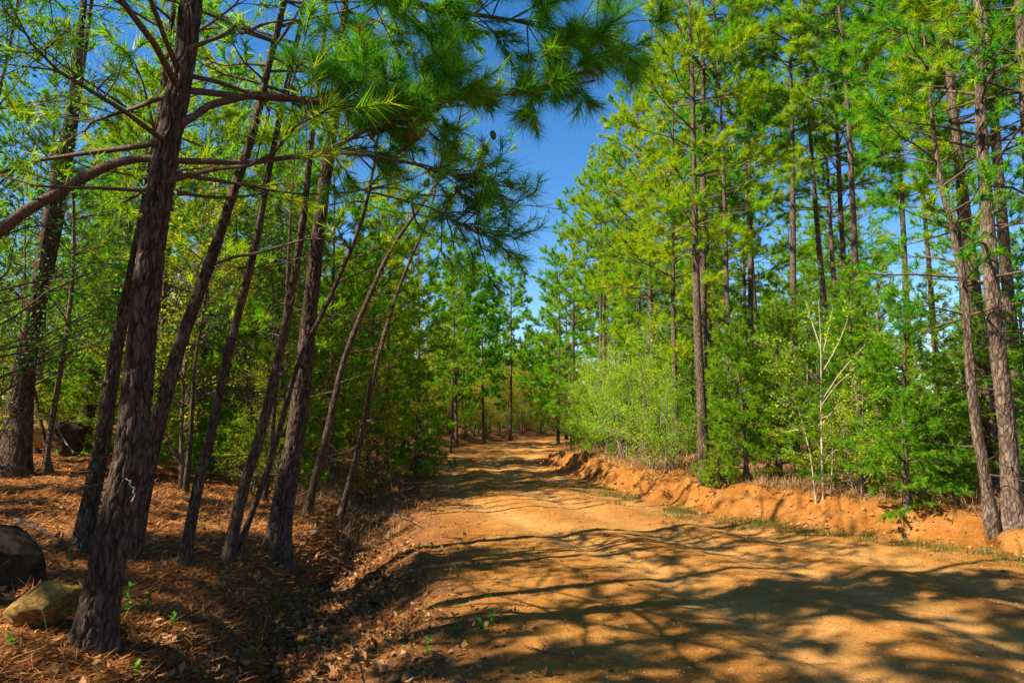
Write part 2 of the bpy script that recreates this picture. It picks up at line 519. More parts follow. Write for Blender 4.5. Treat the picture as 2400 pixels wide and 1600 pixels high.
def ground_material():
    m, nt, out = new_mat('ground')
    tc = nt.nodes.new('ShaderNodeTexCoord')
    P = tc.outputs['Object']

    def noise(scale, detail=6.0, rough=0.6, vec=P):
        n = N(nt, 'ShaderNodeTexNoise', Scale=scale, Detail=detail, Roughness=rough)
        nt.links.new(vec, n.inputs['Vector'])
        return n.outputs['Fac']
    big, med, fin, grit = noise(0.55, 4), noise(3.0, 6), noise(16.0, 8, 0.7), noise(70.0, 6, 0.7)
    road = ramp(nt, math_n(nt, 'ADD', math_n(nt, 'MULTIPLY', big, 0.5), math_n(nt, 'MULTIPLY', med, 0.5)),
                [(0.34, (0.22, 0.078, 0.012)), (0.50, (0.34, 0.138, 0.024)), (0.66, (0.41, 0.198, 0.050))])
    road = mix(nt, 0.75, road, ramp(nt, grit, [(0.36, (0.50, 0.46, 0.42)), (0.55, (1.0, 1.0, 1.0)), (0.74, (1.3, 1.28, 1.2))]), 'MULTIPLY')
    vo = N(nt, 'ShaderNodeTexVoronoi', Scale=34.0)
    nt.links.new(P, vo.inputs['Vector'])
    sp = math_n(nt, 'MULTIPLY', math_n(nt, 'LESS_THAN', vo.outputs['Distance'], 0.30), math_n(nt, 'GREATER_THAN', fin, 0.52))
    road = mix(nt, math_n(nt, 'MULTIPLY', sp, 0.35), road, (0.45, 0.29, 0.13))
    bank = ramp(nt, math_n(nt, 'ADD', math_n(nt, 'MULTIPLY', med, 0.65), math_n(nt, 'MULTIPLY', fin, 0.35)),
                [(0.32, (0.13, 0.045, 0.009)), (0.47, (0.255, 0.094, 0.016)), (0.62, (0.325, 0.152, 0.040))])
    bank = mix(nt, 0.5, bank, ramp(nt, grit, [(0.36, (0.55, 0.5, 0.45)), (0.55, (1, 1, 1)), (0.74, (1.2, 1.2, 1.2))]), 'MULTIPLY')
    trk = math_n(nt, 'MULTIPLY', attr(nt, 'mtrack'), math_n(nt, 'MULTIPLY', math_n(nt, 'ADD', med, 0.35), 0.95))
    road = mix(nt, trk, road, mix(nt, 0.6, road, (0.45, 0.240, 0.076)))
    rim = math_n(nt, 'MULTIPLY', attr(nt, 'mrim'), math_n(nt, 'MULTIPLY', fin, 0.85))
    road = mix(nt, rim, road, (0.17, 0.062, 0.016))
    lit = ramp(nt, math_n(nt, 'ADD', math_n(nt, 'MULTIPLY', fin, 0.6), math_n(nt, 'MULTIPLY', grit, 0.4)),
               [(0.36, (0.045, 0.018, 0.008)), (0.5, (0.14, 0.055, 0.018)), (0.64, (0.28, 0.12, 0.042))])
    c = mix(nt, attr(nt, 'mbank'), lit, bank)
    c = mix(nt, attr(nt, 'mroad'), c, road)
    p = N(nt, 'ShaderNodeBsdfPrincipled', Roughness=0.95)
    p.inputs['Specular IOR Level'].default_value = 0.1
    nt.links.new(c, p.inputs['Base Color'])
    bp = N(nt, 'ShaderNodeBump', Strength=0.9, Distance=0.03)
    nt.links.new(math_n(nt, 'ADD', fin, math_n(nt, 'MULTIPLY', grit, 0.5)), bp.inputs['Height'])
    nt.links.new(bp.outputs[0], p.inputs['Normal'])
    nt.links.new(p.outputs[0], out.inputs['Surface'])
    return m


M_GROUND = ground_material()


# ------------------------------------------------------------------ object helpers
def thing(name, label, cat, loc=(0, 0, 0), rot=0.0, scale=1.0, group=None, tilt=(0, 0)):
    o = bpy.data.objects.new(name, None)
    o.empty_display_size = 0.2
    COL.objects.link(o)
    o.location = loc
    o.rotation_euler = (tilt[0], tilt[1], rot)
    o.scale = (scale, scale, scale) if not hasattr(scale, '__len__') else scale
    o['label'] = label
    o['category'] = cat
    if group:
        o['group'] = group
    return o


def part(name, mesh, parent, label=None):
    o = bpy.data.objects.new(name, mesh)
    COL.objects.link(o)
    o.parent = parent
    if label:
        o['label'] = label
    return o


def solo(name, mesh, label, cat, loc=(0, 0, 0), rot=(0, 0, 0), scale=(1, 1, 1), group=None):
    o = bpy.data.objects.new(name, mesh)
    COL.objects.link(o)
    o.location, o.rotation_euler, o.scale = loc, rot, scale
    o['label'] = label
    o['category'] = cat
    if group:
        o['group'] = group
    return o


def structure(name, mesh, label=None):
    o = bpy.data.objects.new(name, mesh)
    COL.objects.link(o)
    o['kind'] = 'structure'
    o['label'] = label or name
    return o


def stuff(name, mesh, label, cat):
    o = bpy.data.objects.new(name, mesh)
    COL.objects.link(o)
    o['kind'] = 'stuff'
    o['label'] = label
    o['category'] = cat
    return o


# ------------------------------------------------------------------ the ground
def build_ground():
    a1 = np.radians(np.linspace(-50, 50, 560))
    a2 = np.radians(np.linspace(52, 308, 90)[1:-1])
    ang = np.concatenate([a1, a2])
    rad = np.concatenate([np.linspace(0.3, 2.2, 12)[:-1], np.geomspace(2.2, 30, 300), np.geomspace(30, 900, 90)[1:]])
    A, Rr = np.meshgrid(ang, rad)
    X, Y = Rr * np.sin(A), Rr * np.cos(A)
    Z = terrain(X, Y)
    V = np.stack([X, Y, Z], -1).reshape(-1, 3)
    na, nr = len(ang), len(rad)
    idx = np.arange(na * nr).reshape(nr, na)
    nx = np.roll(idx, -1, axis=1)
    F = np.stack([idx[:-1], nx[:-1], nx[1:], idx[1:]], -1).reshape(-1, 4)
    F = F[:, ::-1]
    L, R = edge_l(Y), edge_r(Y)
    nz = 0.9 * fbm(X * 1.6, Y * 1.6, 4, 41)
    mroad = smooth(0.25, -0.55, (L - X) + 0.8 * nz) * smooth(0.35, -0.15, X - R + 0.3 * nz)
    w = X - R
    mbank = smooth(-0.5, 0.05, w) * smooth(1.5, 0.7, w + 0.9 * nz) * smooth(70, 40, Y)
    s_ = X - 0.5 * (L + R)
    warp = 0.5 * fbm(X * 0.25, Y * 0.18, 2, 31)
    mtrack = np.exp(-((s_ + 1.35 + warp) / 0.42) ** 2) + np.exp(-((s_ - 0.25 + warp) / 0.45) ** 2) + np.exp(-((s_ - 1.6 + warp) / 0.45) ** 2)
    mtrack = np.clip(mtrack, 0, 1)
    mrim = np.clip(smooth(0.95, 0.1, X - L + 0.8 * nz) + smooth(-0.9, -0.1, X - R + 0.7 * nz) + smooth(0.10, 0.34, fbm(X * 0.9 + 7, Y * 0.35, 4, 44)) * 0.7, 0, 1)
    u = L - X
    mbank2 = smooth(-0.2, 0.3, u) * smooth(1.7, 0.9, u + 0.6 * nz) * smooth(22, 32, Y) * 0.45
    mbank = np.maximum(mbank, mbank2)
    fx, fy = X.reshape(-1)[F].mean(1), Y.reshape(-1)[F].mean(1)
    fl, fr = edge_l(fy), edge_r(fy)
    cls = np.where((fx > fl) & (fx < fr), 0, np.where((fx >= fr) & (fx < fr + 1.1), 1, 2))

    def sub(c, name, label):
        f = F[cls == c]
        used = np.unique(f)
        rm = np.full(len(V), -1)
        rm[used] = np.arange(len(used))
        me = make_mesh(name, [(V[used], rm[f], 0, 0.0)], [M_GROUND])
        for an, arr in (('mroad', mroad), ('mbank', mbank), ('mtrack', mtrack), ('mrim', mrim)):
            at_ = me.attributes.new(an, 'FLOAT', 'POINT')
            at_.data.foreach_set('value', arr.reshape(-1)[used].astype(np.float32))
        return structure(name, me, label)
    sub(0, 'dirt_road', 'sandy orange dirt road with ruts winding into the woods')
    sub(1, 'earth_bank', 'low crumbling bank of bare orange earth along the right road edge')
    sub(2, 'forest_floor', 'wood floor covered in rusty pine straw')


build_ground()


# ------------------------------------------------------------------ tree generators
def pine_limbs(rng, C, H, c0, blen, gap=0.42, nb=(2, 5), up=(0.05, 0.75)):
    """limb polylines (M,7,3) growing off the trunk curve C"""
    n = len(C)
    P, Rr = [], []
    s = c0
    az = rng.uniform(0, 6.28)
    while s < 0.985:
        q = (s - c0) / (1 - c0)
        i = min(int(s * (n - 1)), n - 1)
        for _ in range(rng.integers(*nb)):
            az += 2.4 + rng.uniform(-.5, .5)
            L = (blen * (0.55 + 0.45 * math.sin(min(1, q * 2.2) * 1.57)) * (1 - q) ** 0.62 * rng.uniform(0.6, 1.25)) + 0.3
            pitch = up[0] + (up[1] - up[0]) * q + rng.uniform(-0.22, 0.22)
            d = np.array([math.cos(az) * math.cos(pitch), math.sin(az) * math.cos(pitch), math.sin(pitch)])
            t = np.linspace(0, 1, 7)[:, None]
            side = np.array([-math.sin(az), math.cos(az), 0])
            wig = side * (rng.normal(0, 0.09) * L * t ** 2) + side * (0.05 * L * np.sin(t * rng.uniform(4, 9) + rng.uniform(0, 6)) * t)
            lift = np.array([0, 0, 1.]) * (rng.uniform(-0.12, 0.22) * L * t ** 2 + 0.03 * L * np.sin(t * rng.uniform(5, 9)) * t)
            jz = rng.uniform(-0.12, 0.12)
            P.append(C[i] + np.array([0, 0, jz]) + d * L * t + wig + lift)
            Rr.append(np.linspace(0.008 + 0.0075 * L, 0.0035, 7))
        s += gap / H * rng.uniform(0.6, 1.5)
    return np.array(P), np.array(Rr)


def twigs_on(rng, P, per_m=5.0, tmin=0.3, length=(0.22, 0.55), upb=0.15, fwd=0.9):
    """twig start/end points on limb polylines"""
    L = np.linalg.norm(P[:, -1] - P[:, 0], axis=1)
    cnt = np.maximum(2, (L * per_m).astype(int))
    li = np.repeat(np.arange(len(P)), cnt)
    t = tmin + (1 - tmin) * rng.random(len(li)) ** 0.75
    n = P.shape[1]
    x = t * (n - 1)
    i = np.minimum(x.astype(int), n - 2)
    f = (x - i)[:, None]
    S = P[li, i] * (1 - f) + P[li, i + 1] * f
    T = norm(P[li, i + 1] - P[li, i])
    rnd = rng.normal(size=(len(li), 3))
    rnd[:, 2] *= 0.6
    D = norm(T * fwd + norm(rnd) * 0.9 + np.array([0, 0, upb]))
    ln = rng.uniform(length[0], length[1], (len(li), 1)) * (0.6 + 0.6 * np.minimum(L[li, None], 1.5) / 1.5) * (1.15 - 0.45 * t[:, None])
    M_ = S + D * ln * 0.5 + rng.normal(0, 0.02, S.shape)
    E = S + D * ln + np.array([0, 0, 1.]) * ln * 0.12
    # the leader itself carries needles at its tip
    S2, E2 = P[:, -2], P[:, -1]
    S, M_, E = np.vstack([S, S2]), np.vstack([M_, (S2 + E2) / 2]), np.vstack([E, E2])
    return S, M_, E


def pine_parts(rng, C, H, c0, blen, needle=(14, 0.17, 0.013), per_m=5.0, ntuft=3, gap=0.42, nb=(2, 5), mat_needle=None, up=(0.05, 0.75), twk=3, dead=0, tlen=(0.22, 0.55), tmin=0.35):
    """limbs, and one crown of twigs and needles"""
    P, Rr = pine_limbs(rng, C, H, c0, blen, gap, nb, up)
    S, M_, E = twigs_on(rng, P, per_m, tmin=tmin, length=tlen)
    tw = np.stack([S, M_, E], 1)
    tv, tf = tubes(tw, np.tile(np.array([[0.006, 0.0045, 0.003]]), (len(S), 1)), twk)
    pts, axs = [], []
    for k in range(ntuft):
        t = 1.0 - k * (0.62 / max(ntuft, 1))
        q = S * (1 - t) + E * t
        pts.append(q)
        axs.append(E - S + rng.normal(0, 0.05, S.shape))
    pts, axs = np.vstack(pts), np.vstack(axs)
    nv, nf, ntint = tufts(rng, pts, axs, needle[0], needle[1], needle[2], spread=(0.25, 1.25), droop=0.08)
    lim = []
    for p, r in zip(P, Rr):
        lim.append(tubes(p[None], r[None], 5))
    crown = [(tv, tf, 0, 0.5), (nv, nf, 1, ntint)]
    if dead:
        Pd, Rd = pine_limbs(rng, C[:int(len(C) * c0) + 2], H * c0, 0.22, blen * 0.55, gap=H * c0 / dead, nb=(1, 3), up=(-0.1, 0.25))
        for p, r in zip(Pd, Rd * 0.7):
            lim.append(tubes(p[None], r[None], 4))
        S, M_, E = twigs_on(rng, Pd, 4.0, tmin=0.25, length=(0.15, 0.5))
        a, b = tubes(np.stack([S, M_, E], 1), np.tile(np.array([[0.0045, 0.003, 0.0015]]), (len(S), 1)), 3)
        crown.append((a, b, 0, 0.5))
    return lim, crown


def straight(rng, H, lean=0.03, n=24, sway=0.08):
    t = np.linspace(0, 1, n)
    a, b = rng.uniform(0, 6.28, 2)
    x = lean * H * math.cos(a) * t + sway * np.sin(t * rng.uniform(3, 7) + b) * t
    y = lean * H * math.sin(a) * t + sway * np.sin(t * rng.uniform(3, 7) + a) * t
    return np.stack([x, y, t * H], 1)


def pine_variant(seed, H, r0, c0, blen, **kw):
    rng = np.random.default_rng(seed)
    C = straight(rng, H)
    lim, crown = pine_parts(rng, C, H, c0, blen, dead=6, **kw)
    tr = trunk_chunk(C, r0, 0.012, k=9, step=0.4, flare=0.5, seed=seed)
    v = {}
    v['trunk'] = make_mesh('pine_trunk', [tr], [M_BARK_R])
    v['limbs'] = [make_mesh('pine_branch', [(a, b, 0, 0.5)], [M_TWIG]) for a, b in lim]
    v['full'] = make_mesh('pine_trunk_with_limbs', [tr] + [(a, b, 1, 0.5) for a, b in lim], [M_BARK_R, M_TWIG])
    v['crown'] = make_mesh('pine_crown', crown, [M_TWIG, M_PINE])
    v['H'] = H
    return v


def place_pine(v, name, label, loc, rot, scale, group=None, limbs=True, tilt=(0, 0), cat='tree'):
    t = thing(name, label, cat, loc, rot, scale, group, tilt)
    if limbs:
        part('trunk', v['trunk'], t)
        for m in v['limbs']:
            part('branch', m, t)
    else:
        part('trunk', v['full'], t)
    part('crown', v['crown'], t)
    return t


def cedar_variant(seed, H, width, needle=(24, 0.078, 0.0075), dens=1.0):
    rng = np.random.default_rng(seed)
    C = straight(rng, H, 0.03, 16, 0.05)
    P, Rr = [], []
    nbr = int(46 * H * dens ** 0.5 / 1.6)
    s = 0.04 + 0.95 * rng.random(nbr) ** 1.1
    az = rng.uniform(0, 6.28, nbr)
    for k in range(nbr):
        q = s[k]
        L = width * (0.45 + 0.55 * min(1, q * 5)) * (1 - q) ** 0.75 * rng.uniform(0.55, 1.2) + 0.18
        pitch = rng.uniform(0.0, 0.55) + 0.5 * q
        d = np.array([math.cos(az[k]) * math.cos(pitch), math.sin(az[k]) * math.cos(pitch), math.sin(pitch)])
        t = np.linspace(0, 1, 5)[:, None]
        P.append(C[int(q * 15)] + d * L * t + np.array([0, 0, 1.]) * (-0.12 * L * t ** 2) + rng.normal(0, 0.025, (5, 3)) * t)
        Rr.append(np.linspace(0.006 + 0.006 * L, 0.003, 5))
    P, Rr = np.array(P), np.array(Rr)
    S, M_, E = twigs_on(rng, P, 9.0 * dens, tmin=0.2, length=(0.14, 0.36), upb=0.1, fwd=0.8)
    bv, bf = tubes(P, Rr, 4)
    pts, axs = [], []
    for t in (1.0, 0.72, 0.45, 0.2):
        pts.append(S * (1 - t) + E * t + rng.normal(0, 0.02, S.shape))
        axs.append(E - S + rng.normal(0, 0.05, S.shape))
    nv, nf, nt_ = tufts(rng, np.vstack(pts), np.vstack(axs), needle[0], needle[1], needle[2], spread=(0.1, 0.95), droop=0.1, back=0.05)
    return {'trunk': make_mesh('cedar_trunk', [trunk_chunk(C, 0.02 + 0.012 * H, 0.006, k=7, step=0.3, seed=seed)], [M_TWIG]),
            'crown': make_mesh('cedar_crown', [(bv, bf, 0, 0.5), (nv, nf, 1, nt_)], [M_TWIG, M_CEDAR]), 'H': H}


def leafy_variant(seed, H, spread, nstem, leaf, per, mat_leaf, mat_bark, r0=0.02, c0=0.15, upl=0.9, twig_m=7.0, lsz=(0.2, 0.5), cl=0.10, limbs_n=16, wig=1.0):
    """slender broad-leaved tree: stems, ascending limbs, fine twigs, small leaves"""
    rng = np.random.default_rng(seed)
    stems, chunks = [], []
    limbs, lr = [], []
    for k in range(nstem):
        a = rng.uniform(0, 6.28)
        hh = H * (1.0 if k == 0 else rng.uniform(0.55, 0.95))
        t = np.linspace(0, 1, 14)[:, None]
        lean = (0.05 if k == 0 else rng.uniform(0.1, 0.3)) * hh
        C = np.array([math.cos(a) * 0.07 * k, math.sin(a) * 0.07 * k, 0]) + t * np.array([math.cos(a) * lean, math.sin(a) * lean, hh]) \
            + np.concatenate([0.05 * np.sin(t * 7 + a), 0.05 * np.sin(t * 6 + 2 * a), 0 * t], 1) * hh * 0.25
        stems.append(trunk_chunk(C, r0 * (1 if k == 0 else 0.7), 0.004, k=6, step=0.25, flare=0.3, seed=seed + k))
        for j in range(limbs_n):
            q = c0 + (0.98 - c0) * rng.random()
            i = min(int(q * 13), 12)
            az, pt = rng.uniform(0, 6.28), rng.uniform(0.25, upl)
            L = spread * (1.1 - q) * rng.uniform(0.5, 1.2) + 0.2
            d = np.array([math.cos(az) * math.cos(pt), math.sin(az) * math.cos(pt), math.sin(pt)])
            tt = np.linspace(0, 1, 7)[:, None]
            limbs.append(C[i] + d * L * tt + np.array([0, 0, 1.]) * rng.uniform(-0.1, 0.2) * L * tt ** 2 + np.cumsum(rng.normal(0, 0.022 * L * wig, (7, 3)), 0) * tt)
            lr.append(np.linspace(r0 * (0.45 / wig ** 0.5) * (1.1 - q) + 0.003, 0.002, 7))
    P, Rr = np.array(limbs), np.array(lr)
    lv, lf = tubes(P, Rr, 4)
    S, M_, E = twigs_on(rng, P, twig_m, tmin=0.15, length=lsz, upb=0.2)
    wv, wf = tubes(np.stack([S, M_, E], 1), np.tile(np.array([[0.0035, 0.0025, 0.0015]]), (len(S), 1)), 3)
    t = rng.random((len(S), per, 1)) * 0.8 + 0.2
    pts = S[:, None] * (1 - t) + E[:, None] * t + rng.normal(0, cl * 0.5, (len(S), per, 3))
    v, f, tt = leaves(rng, pts.reshape(-1, 3), leaf, flat=0.45)
    return {'trunk': make_mesh('broadleaf_trunk', stems + [(lv, lf, 0, 0.5)], [mat_bark]),
            'crown': make_mesh('broadleaf_crown', [(wv, wf, 0, 0.5), (v, f, 1, tt)], [mat_bark, mat_leaf]), 'H': H}


def place2(v, name, label, loc, rot, scale, group=None, cat='tree', tilt=(0, 0)):
    t = thing(name, label, cat, loc, rot, scale, group, tilt)
    part('trunk', v['trunk'], t)
    part('crown', v['crown'], t)
    return t


PN = dict(needle=(24, 0.165, 0.0125), per_m=6.5, ntuft=4, gap=0.40, nb=(3, 5), tmin=0.45)
PINES = [pine_variant(101, 13.0, 0.125, 0.30, 2.5, **PN),
         pine_variant(102, 14.5, 0.135, 0.40, 2.2, **PN),
         pine_variant(103, 12.0, 0.110, 0.26, 2.3, **PN),
         pine_variant(104, 15.0, 0.130, 0.48, 2.1, **PN),
         pine_variant(105, 11.0, 0.095, 0.14, 2.1, **PN),
         pine_variant(106, 15.0, 0.120, 0.60, 2.0, **PN),
         pine_variant(107, 14.0, 0.115, 0.54, 1.9, **PN)]
FN = dict(needle=(13, 0.27, 0.042), per_m=6.0, ntuft=3, nb=(3, 5))
FARPINES = [pine_variant(201, 14.0, 0.14, 0.34, 2.6, **FN),
            pine_variant(202, 13.0, 0.13, 0.46, 2.3, **FN),
            pine_variant(203, 15.0, 0.14, 0.24, 2.7, **FN)]
CEDARS = [cedar_variant(301, 4.2, 1.25), cedar_variant(302, 3.2, 1.15), cedar_variant(303, 5.2, 1.35), cedar_variant(304, 2.2, 0.9)]
SPRING = [leafy_variant(401, 3.4, 1.1, 3, 0.046, 20, M_LEAF, M_GREYTWIG, c0=0.05), leafy_variant(402, 2.5, 0.9, 4, 0.044, 20, M_LEAF, M_GREYTWIG, c0=0.04),
          leafy_variant(403, 4.6, 1.3, 2, 0.048, 20, M_LEAF, M_GREYTWIG, r0=0.028, c0=0.08, limbs_n=22)]
OLIVES = [leafy_variant(501, 6.0, 1.9, 1, 0.056, 11, M_OLIVE, M_TWIG, r0=0.045, c0=0.12, limbs_n=44, twig_m=8.0),
          leafy_variant(502, 7.5, 2.1, 1, 0.056, 11, M_OLIVE, M_TWIG, r0=0.055, c0=0.18, limbs_n=50, twig_m=8.0),
          leafy_variant(503, 4.5, 1.5, 2, 0.052, 11, M_OLIVE, M_TWIG, r0=0.03, c0=0.08, limbs_n=26, twig_m=8.0)]
WISPY = [leafy_variant(601, 9.0, 3.0, 1, 0.055, 5, M_FRESH, M_TWIG, r0=0.065, c0=0.25, limbs_n=60, twig_m=8.0, lsz=(0.3, 0.8), wig=2.2),
         leafy_variant(602, 7.5, 2.6, 2, 0.055, 5, M_FRESH, M_TWIG, r0=0.05, c0=0.2, limbs_n=40, twig_m=8.0, lsz=(0.3, 0.8), wig=2.2)]


# ------------------------------------------------------------------ left hand pines with their own trunks
def hero_pine(seed, name, label, pts, wid, Hx, rtop=0.012, c0=0.6, blen=1.6, barkd=0.0, k=14, step=0.06, base=None, mat=None, dead=0, drift=0.0,
              needle=(12, 0.17, 0.013), group=None, flare=0.5, limbs=True, vis=False, Y=None):
    """pts: (x, y) of the trunk's middle in the view, foot first; wid: its width there in view px at the foot; Hx: how far it goes on above the last point"""
    rng = np.random.default_rng(seed)
    b = hit(*pts[0]) if Y is None else None
    if Y is not None:
        q = at(pts[0][0], pts[0][1], Y)
        b = np.array([q[0], Y, tz(q[0], Y)])
    W = [b] + [at(x, y, b[1] + drift * (i + 1)) for i, (x, y) in enumerate(pts[1:])]
    d = norm(W[-1] - W[-2])
    W.append(W[-1] + (d * 0.5 + np.array([0, 0, .5])) * Hx * 0.5)
    W.append(W[-1] + np.array([d[0] * 0.3, d[1] * 0.3, 1]) * Hx * 0.5)
    W = np.array(W) - b
    C = catmull(W, 60)
    C[:, 0] += 0.015 * np.sin(np.linspace(0, 14, 60) + seed)
    H = C[-1, 2]
    r0 = wid * K / FPX * b[1] * 0.5
    t = thing(name, label, 'tree', tuple(b), group=group)
    part('trunk', make_mesh('hero_trunk', [trunk_chunk(C, r0, rtop, k=k, step=step, bark=barkd, flare=flare, seed=seed)], [mat or M_BARK]), t)
    lim, crown = pine_parts(rng, C, H, c0, blen, needle=needle, dead=dead, per_m=4.5, ntuft=3, nb=(2, 4) if vis else (1, 4))
    for a, f in lim:
        part('branch', make_mesh('hero_branch', [(a, f, 0, 0.5)], [M_TWIG]), t)
    part('crown', make_mesh('hero_crown', crown, [M_TWIG, M_PINE]), t)
    return t, b, C, rng


def limb(parent, base, rng, pts, Ys, r, seed, foliage=None, mat=None, name='branch', mats=None, tint_shift=0.0):
    """a big limb drawn through view points at given distances, with its own foliage"""
    W = np.array([at(x, y, Y) for (x, y), Y in zip(pts, Ys)]) - base
    C = catmull(W, 26)
    C = C + np.cumsum(rng.normal(0, 0.004, C.shape), 0)
    V, F = tubes(C[None], np.linspace(r[0], r[1], 26)[None] * (1 + 0.08 * rng.normal(size=(1, 26))), 8)
    b = part(name, make_mesh('limb', [(V, F, 0, 0.5)], [mat or M_TWIG]), parent)
    if foliage:
        tmin, n2, l2, perm, ntf, needle, dead_share, upz, side = foliage
        # second order shoots
        q = tmin + (1 - tmin) * rng.random(n2)
        i = (q * 24).astype(int)
        T = norm(C[i + 1] - C[i])
        rnd = rng.normal(size=(n2, 3)) * np.array([0.5, 0.9, side])
        D = norm(T * 0.9 + norm(rnd) * 1.0 + np.array([0, 0, upz]))
        L = rng.uniform(0.35, 1.0, (n2, 1)) * l2
        tt = np.linspace(0, 1, 7)[None, :, None]
        P = C[i][:, None] + D[:, None] * L[:, None] * tt + np.array([0, 0, 1.]) * (rng.uniform(-0.25, 0.15, (n2, 1, 1)) * L[:, None] * tt ** 2) \
            + np.cumsum(rng.normal(0, 0.012, (n2, 7, 3)), 1) * tt
        sv, sf = tubes(P, np.tile(np.linspace(0.007, 0.003, 7), (n2, 1)), 4)
        S, M_, E = twigs_on(rng, P, perm, tmin=0.3, length=(0.12, 0.36), upb=0.1, fwd=1.0)
        wv, wf = tubes(np.stack([S, M_, E], 1), np.tile(np.array([[0.004, 0.0035, 0.003]]), (len(S), 1)), 3)
        pts_, ax_ = [], []
        for k in range(ntf):
            t = 1 - k * 0.3
            pts_.append(S * (1 - t) + E * t)
            ax_.append(E - S)
        pts_, ax_ = np.vstack(pts_), np.vstack(ax_)
        dead = rng.random(len(pts_)) < dead_share
        ch = [(sv, sf, 0, 0.5), (wv, wf, 0, 0.5)]
        v, f, tn = tufts(rng, pts_[~dead], ax_[~dead], needle[0], needle[1], needle[2], spread=(0.2, 1.3), droop=0.10)
        ch.append((v, f, 1, tn + tint_shift))
        if dead.any():
            v, f, tn = tufts(rng, pts_[dead], ax_[dead], needle[0], needle[1], needle[2], spread=(0.2, 0.9), droop=0.45)
            ch.append((v, f, 2, tn))
        o = part('needle_spray', make_mesh('needle_spray', ch, mats or [M_TWIG, M_PINE_NEAR, M_DEADNEEDLE]), b)
    return C


def cones(parent, spots):
    t = np.linspace(0, 1, 12)
    rad = 0.021 * np.sin(np.pi * np.clip(t * 0.92 + 0.08, 0, 1)) ** 0.7
    th = np.arange(12) * 2 * np.pi / 12
    ring = rad[:, None] * (1 + 0.22 * (((np.arange(12)[:, None] + np.arange(12)[None]) % 2) * 2 - 1))
    V = np.stack([ring * np.cos(th), ring * np.sin(th), np.broadcast_to(-0.075 * t[:, None], ring.shape)], -1).reshape(-1, 3)
    i = np.arange(144).reshape(12, 12)
    nx = np.roll(i, -1, 1)
    F = np.stack([i[:-1], i[1:], nx[1:], nx[:-1]], -1).reshape(-1, 4)
    me = make_mesh('cone', [(V, F, 0, .6)], [M_TWIG], False)
    for k, p in enumerate(spots):
        o = part('cone', me, parent)
        o.location = p
        o.rotation_euler = (0.5 * math.sin(k * 2.1), 0.5 * math.cos(k * 1.3), k)


# the big leaning pine in front
t1, b1, C1, g1 = hero_pine(11, 'leaning_pine', 'thickest dark plated pine trunk leaning right in front, beside the tan boulder',
                           [(215, 1490), (262, 1200), (300, 1000), (350, 600), (392, 300), (437, 0)], 71, 5.2, c0=0.52, blen=2.7, needle=(13, 0.18, 0.006), rtop=0.03, barkd=0.015, k=96, step=0.02, flare=0.42)
Y1 = b1[1]
limb(t1, b1, g1, [(412, 290), (450, 262), (500, 235), (600, 215), (700, 226), (800, 242), (900, 243), (1000, 232), (1150, 222), (1280, 205), (1370, 190)],
     [Y1, Y1 + .02, Y1 + .05, Y1 + .1, Y1 + .15, Y1 + .2, Y1 + .25, Y1 + .3, Y1 + .4, Y1 + .45, Y1 + .5], (0.032, 0.008), 1,
     foliage=(0.34, 60, 0.60, 8, 3, (32, 0.185, 0.0050), 0.01, 0.55, 0.35))
limb(t1, b1, g1, [(452, -110), (600, -90), (760, -40), (900, -10), (1050, 20), (1200, 40), (1330, 60), (1420, 70)],
     [Y1, Y1 + .1, Y1 + .2, Y1 + .3, Y1 + .4, Y1 + .5, Y1 + .55, Y1 + .6], (0.034, 0.008), 2,
     foliage=(0.30, 56, 0.72, 8, 3, (34, 0.185, 0.0050), 0.0, 0.05, 0.6))
limb(t1, b1, g1, [(415, 140), (432, 115), (470, 98), (530, 75), (548, 60), (560, 80), (620, 55), (680, 50), (745, 58), (790, 80)],
     [Y1, Y1 - .05, Y1 - .05, Y1, Y1 + .05, Y1 + .05, Y1 + .1, Y1 + .1, Y1 + .15, Y1 + .2], (0.018, 0.005), 3)
limb(t1, b1, g1, [(405, 445), (470, 455), (540, 458), (620, 440)], [Y1, Y1 + .1, Y1 + .2, Y1 + .3], (0.016, 0.006), 4)
limb(t1, b1, g1, [(305, 1150), (312, 1135), (308, 1115), (303, 1105)], [Y1 - .12, Y1 - .14, Y1 - .16, Y1 - .17], (0.006, 0.002), 5, mat=M_PALE)

cones(t1, [tuple(at(x, y, Y1 + d) - b1) for x, y, d in [(1010, 240, .3), (905, 275, .25), (1130, 300, .4), (860, 300, .2)]])

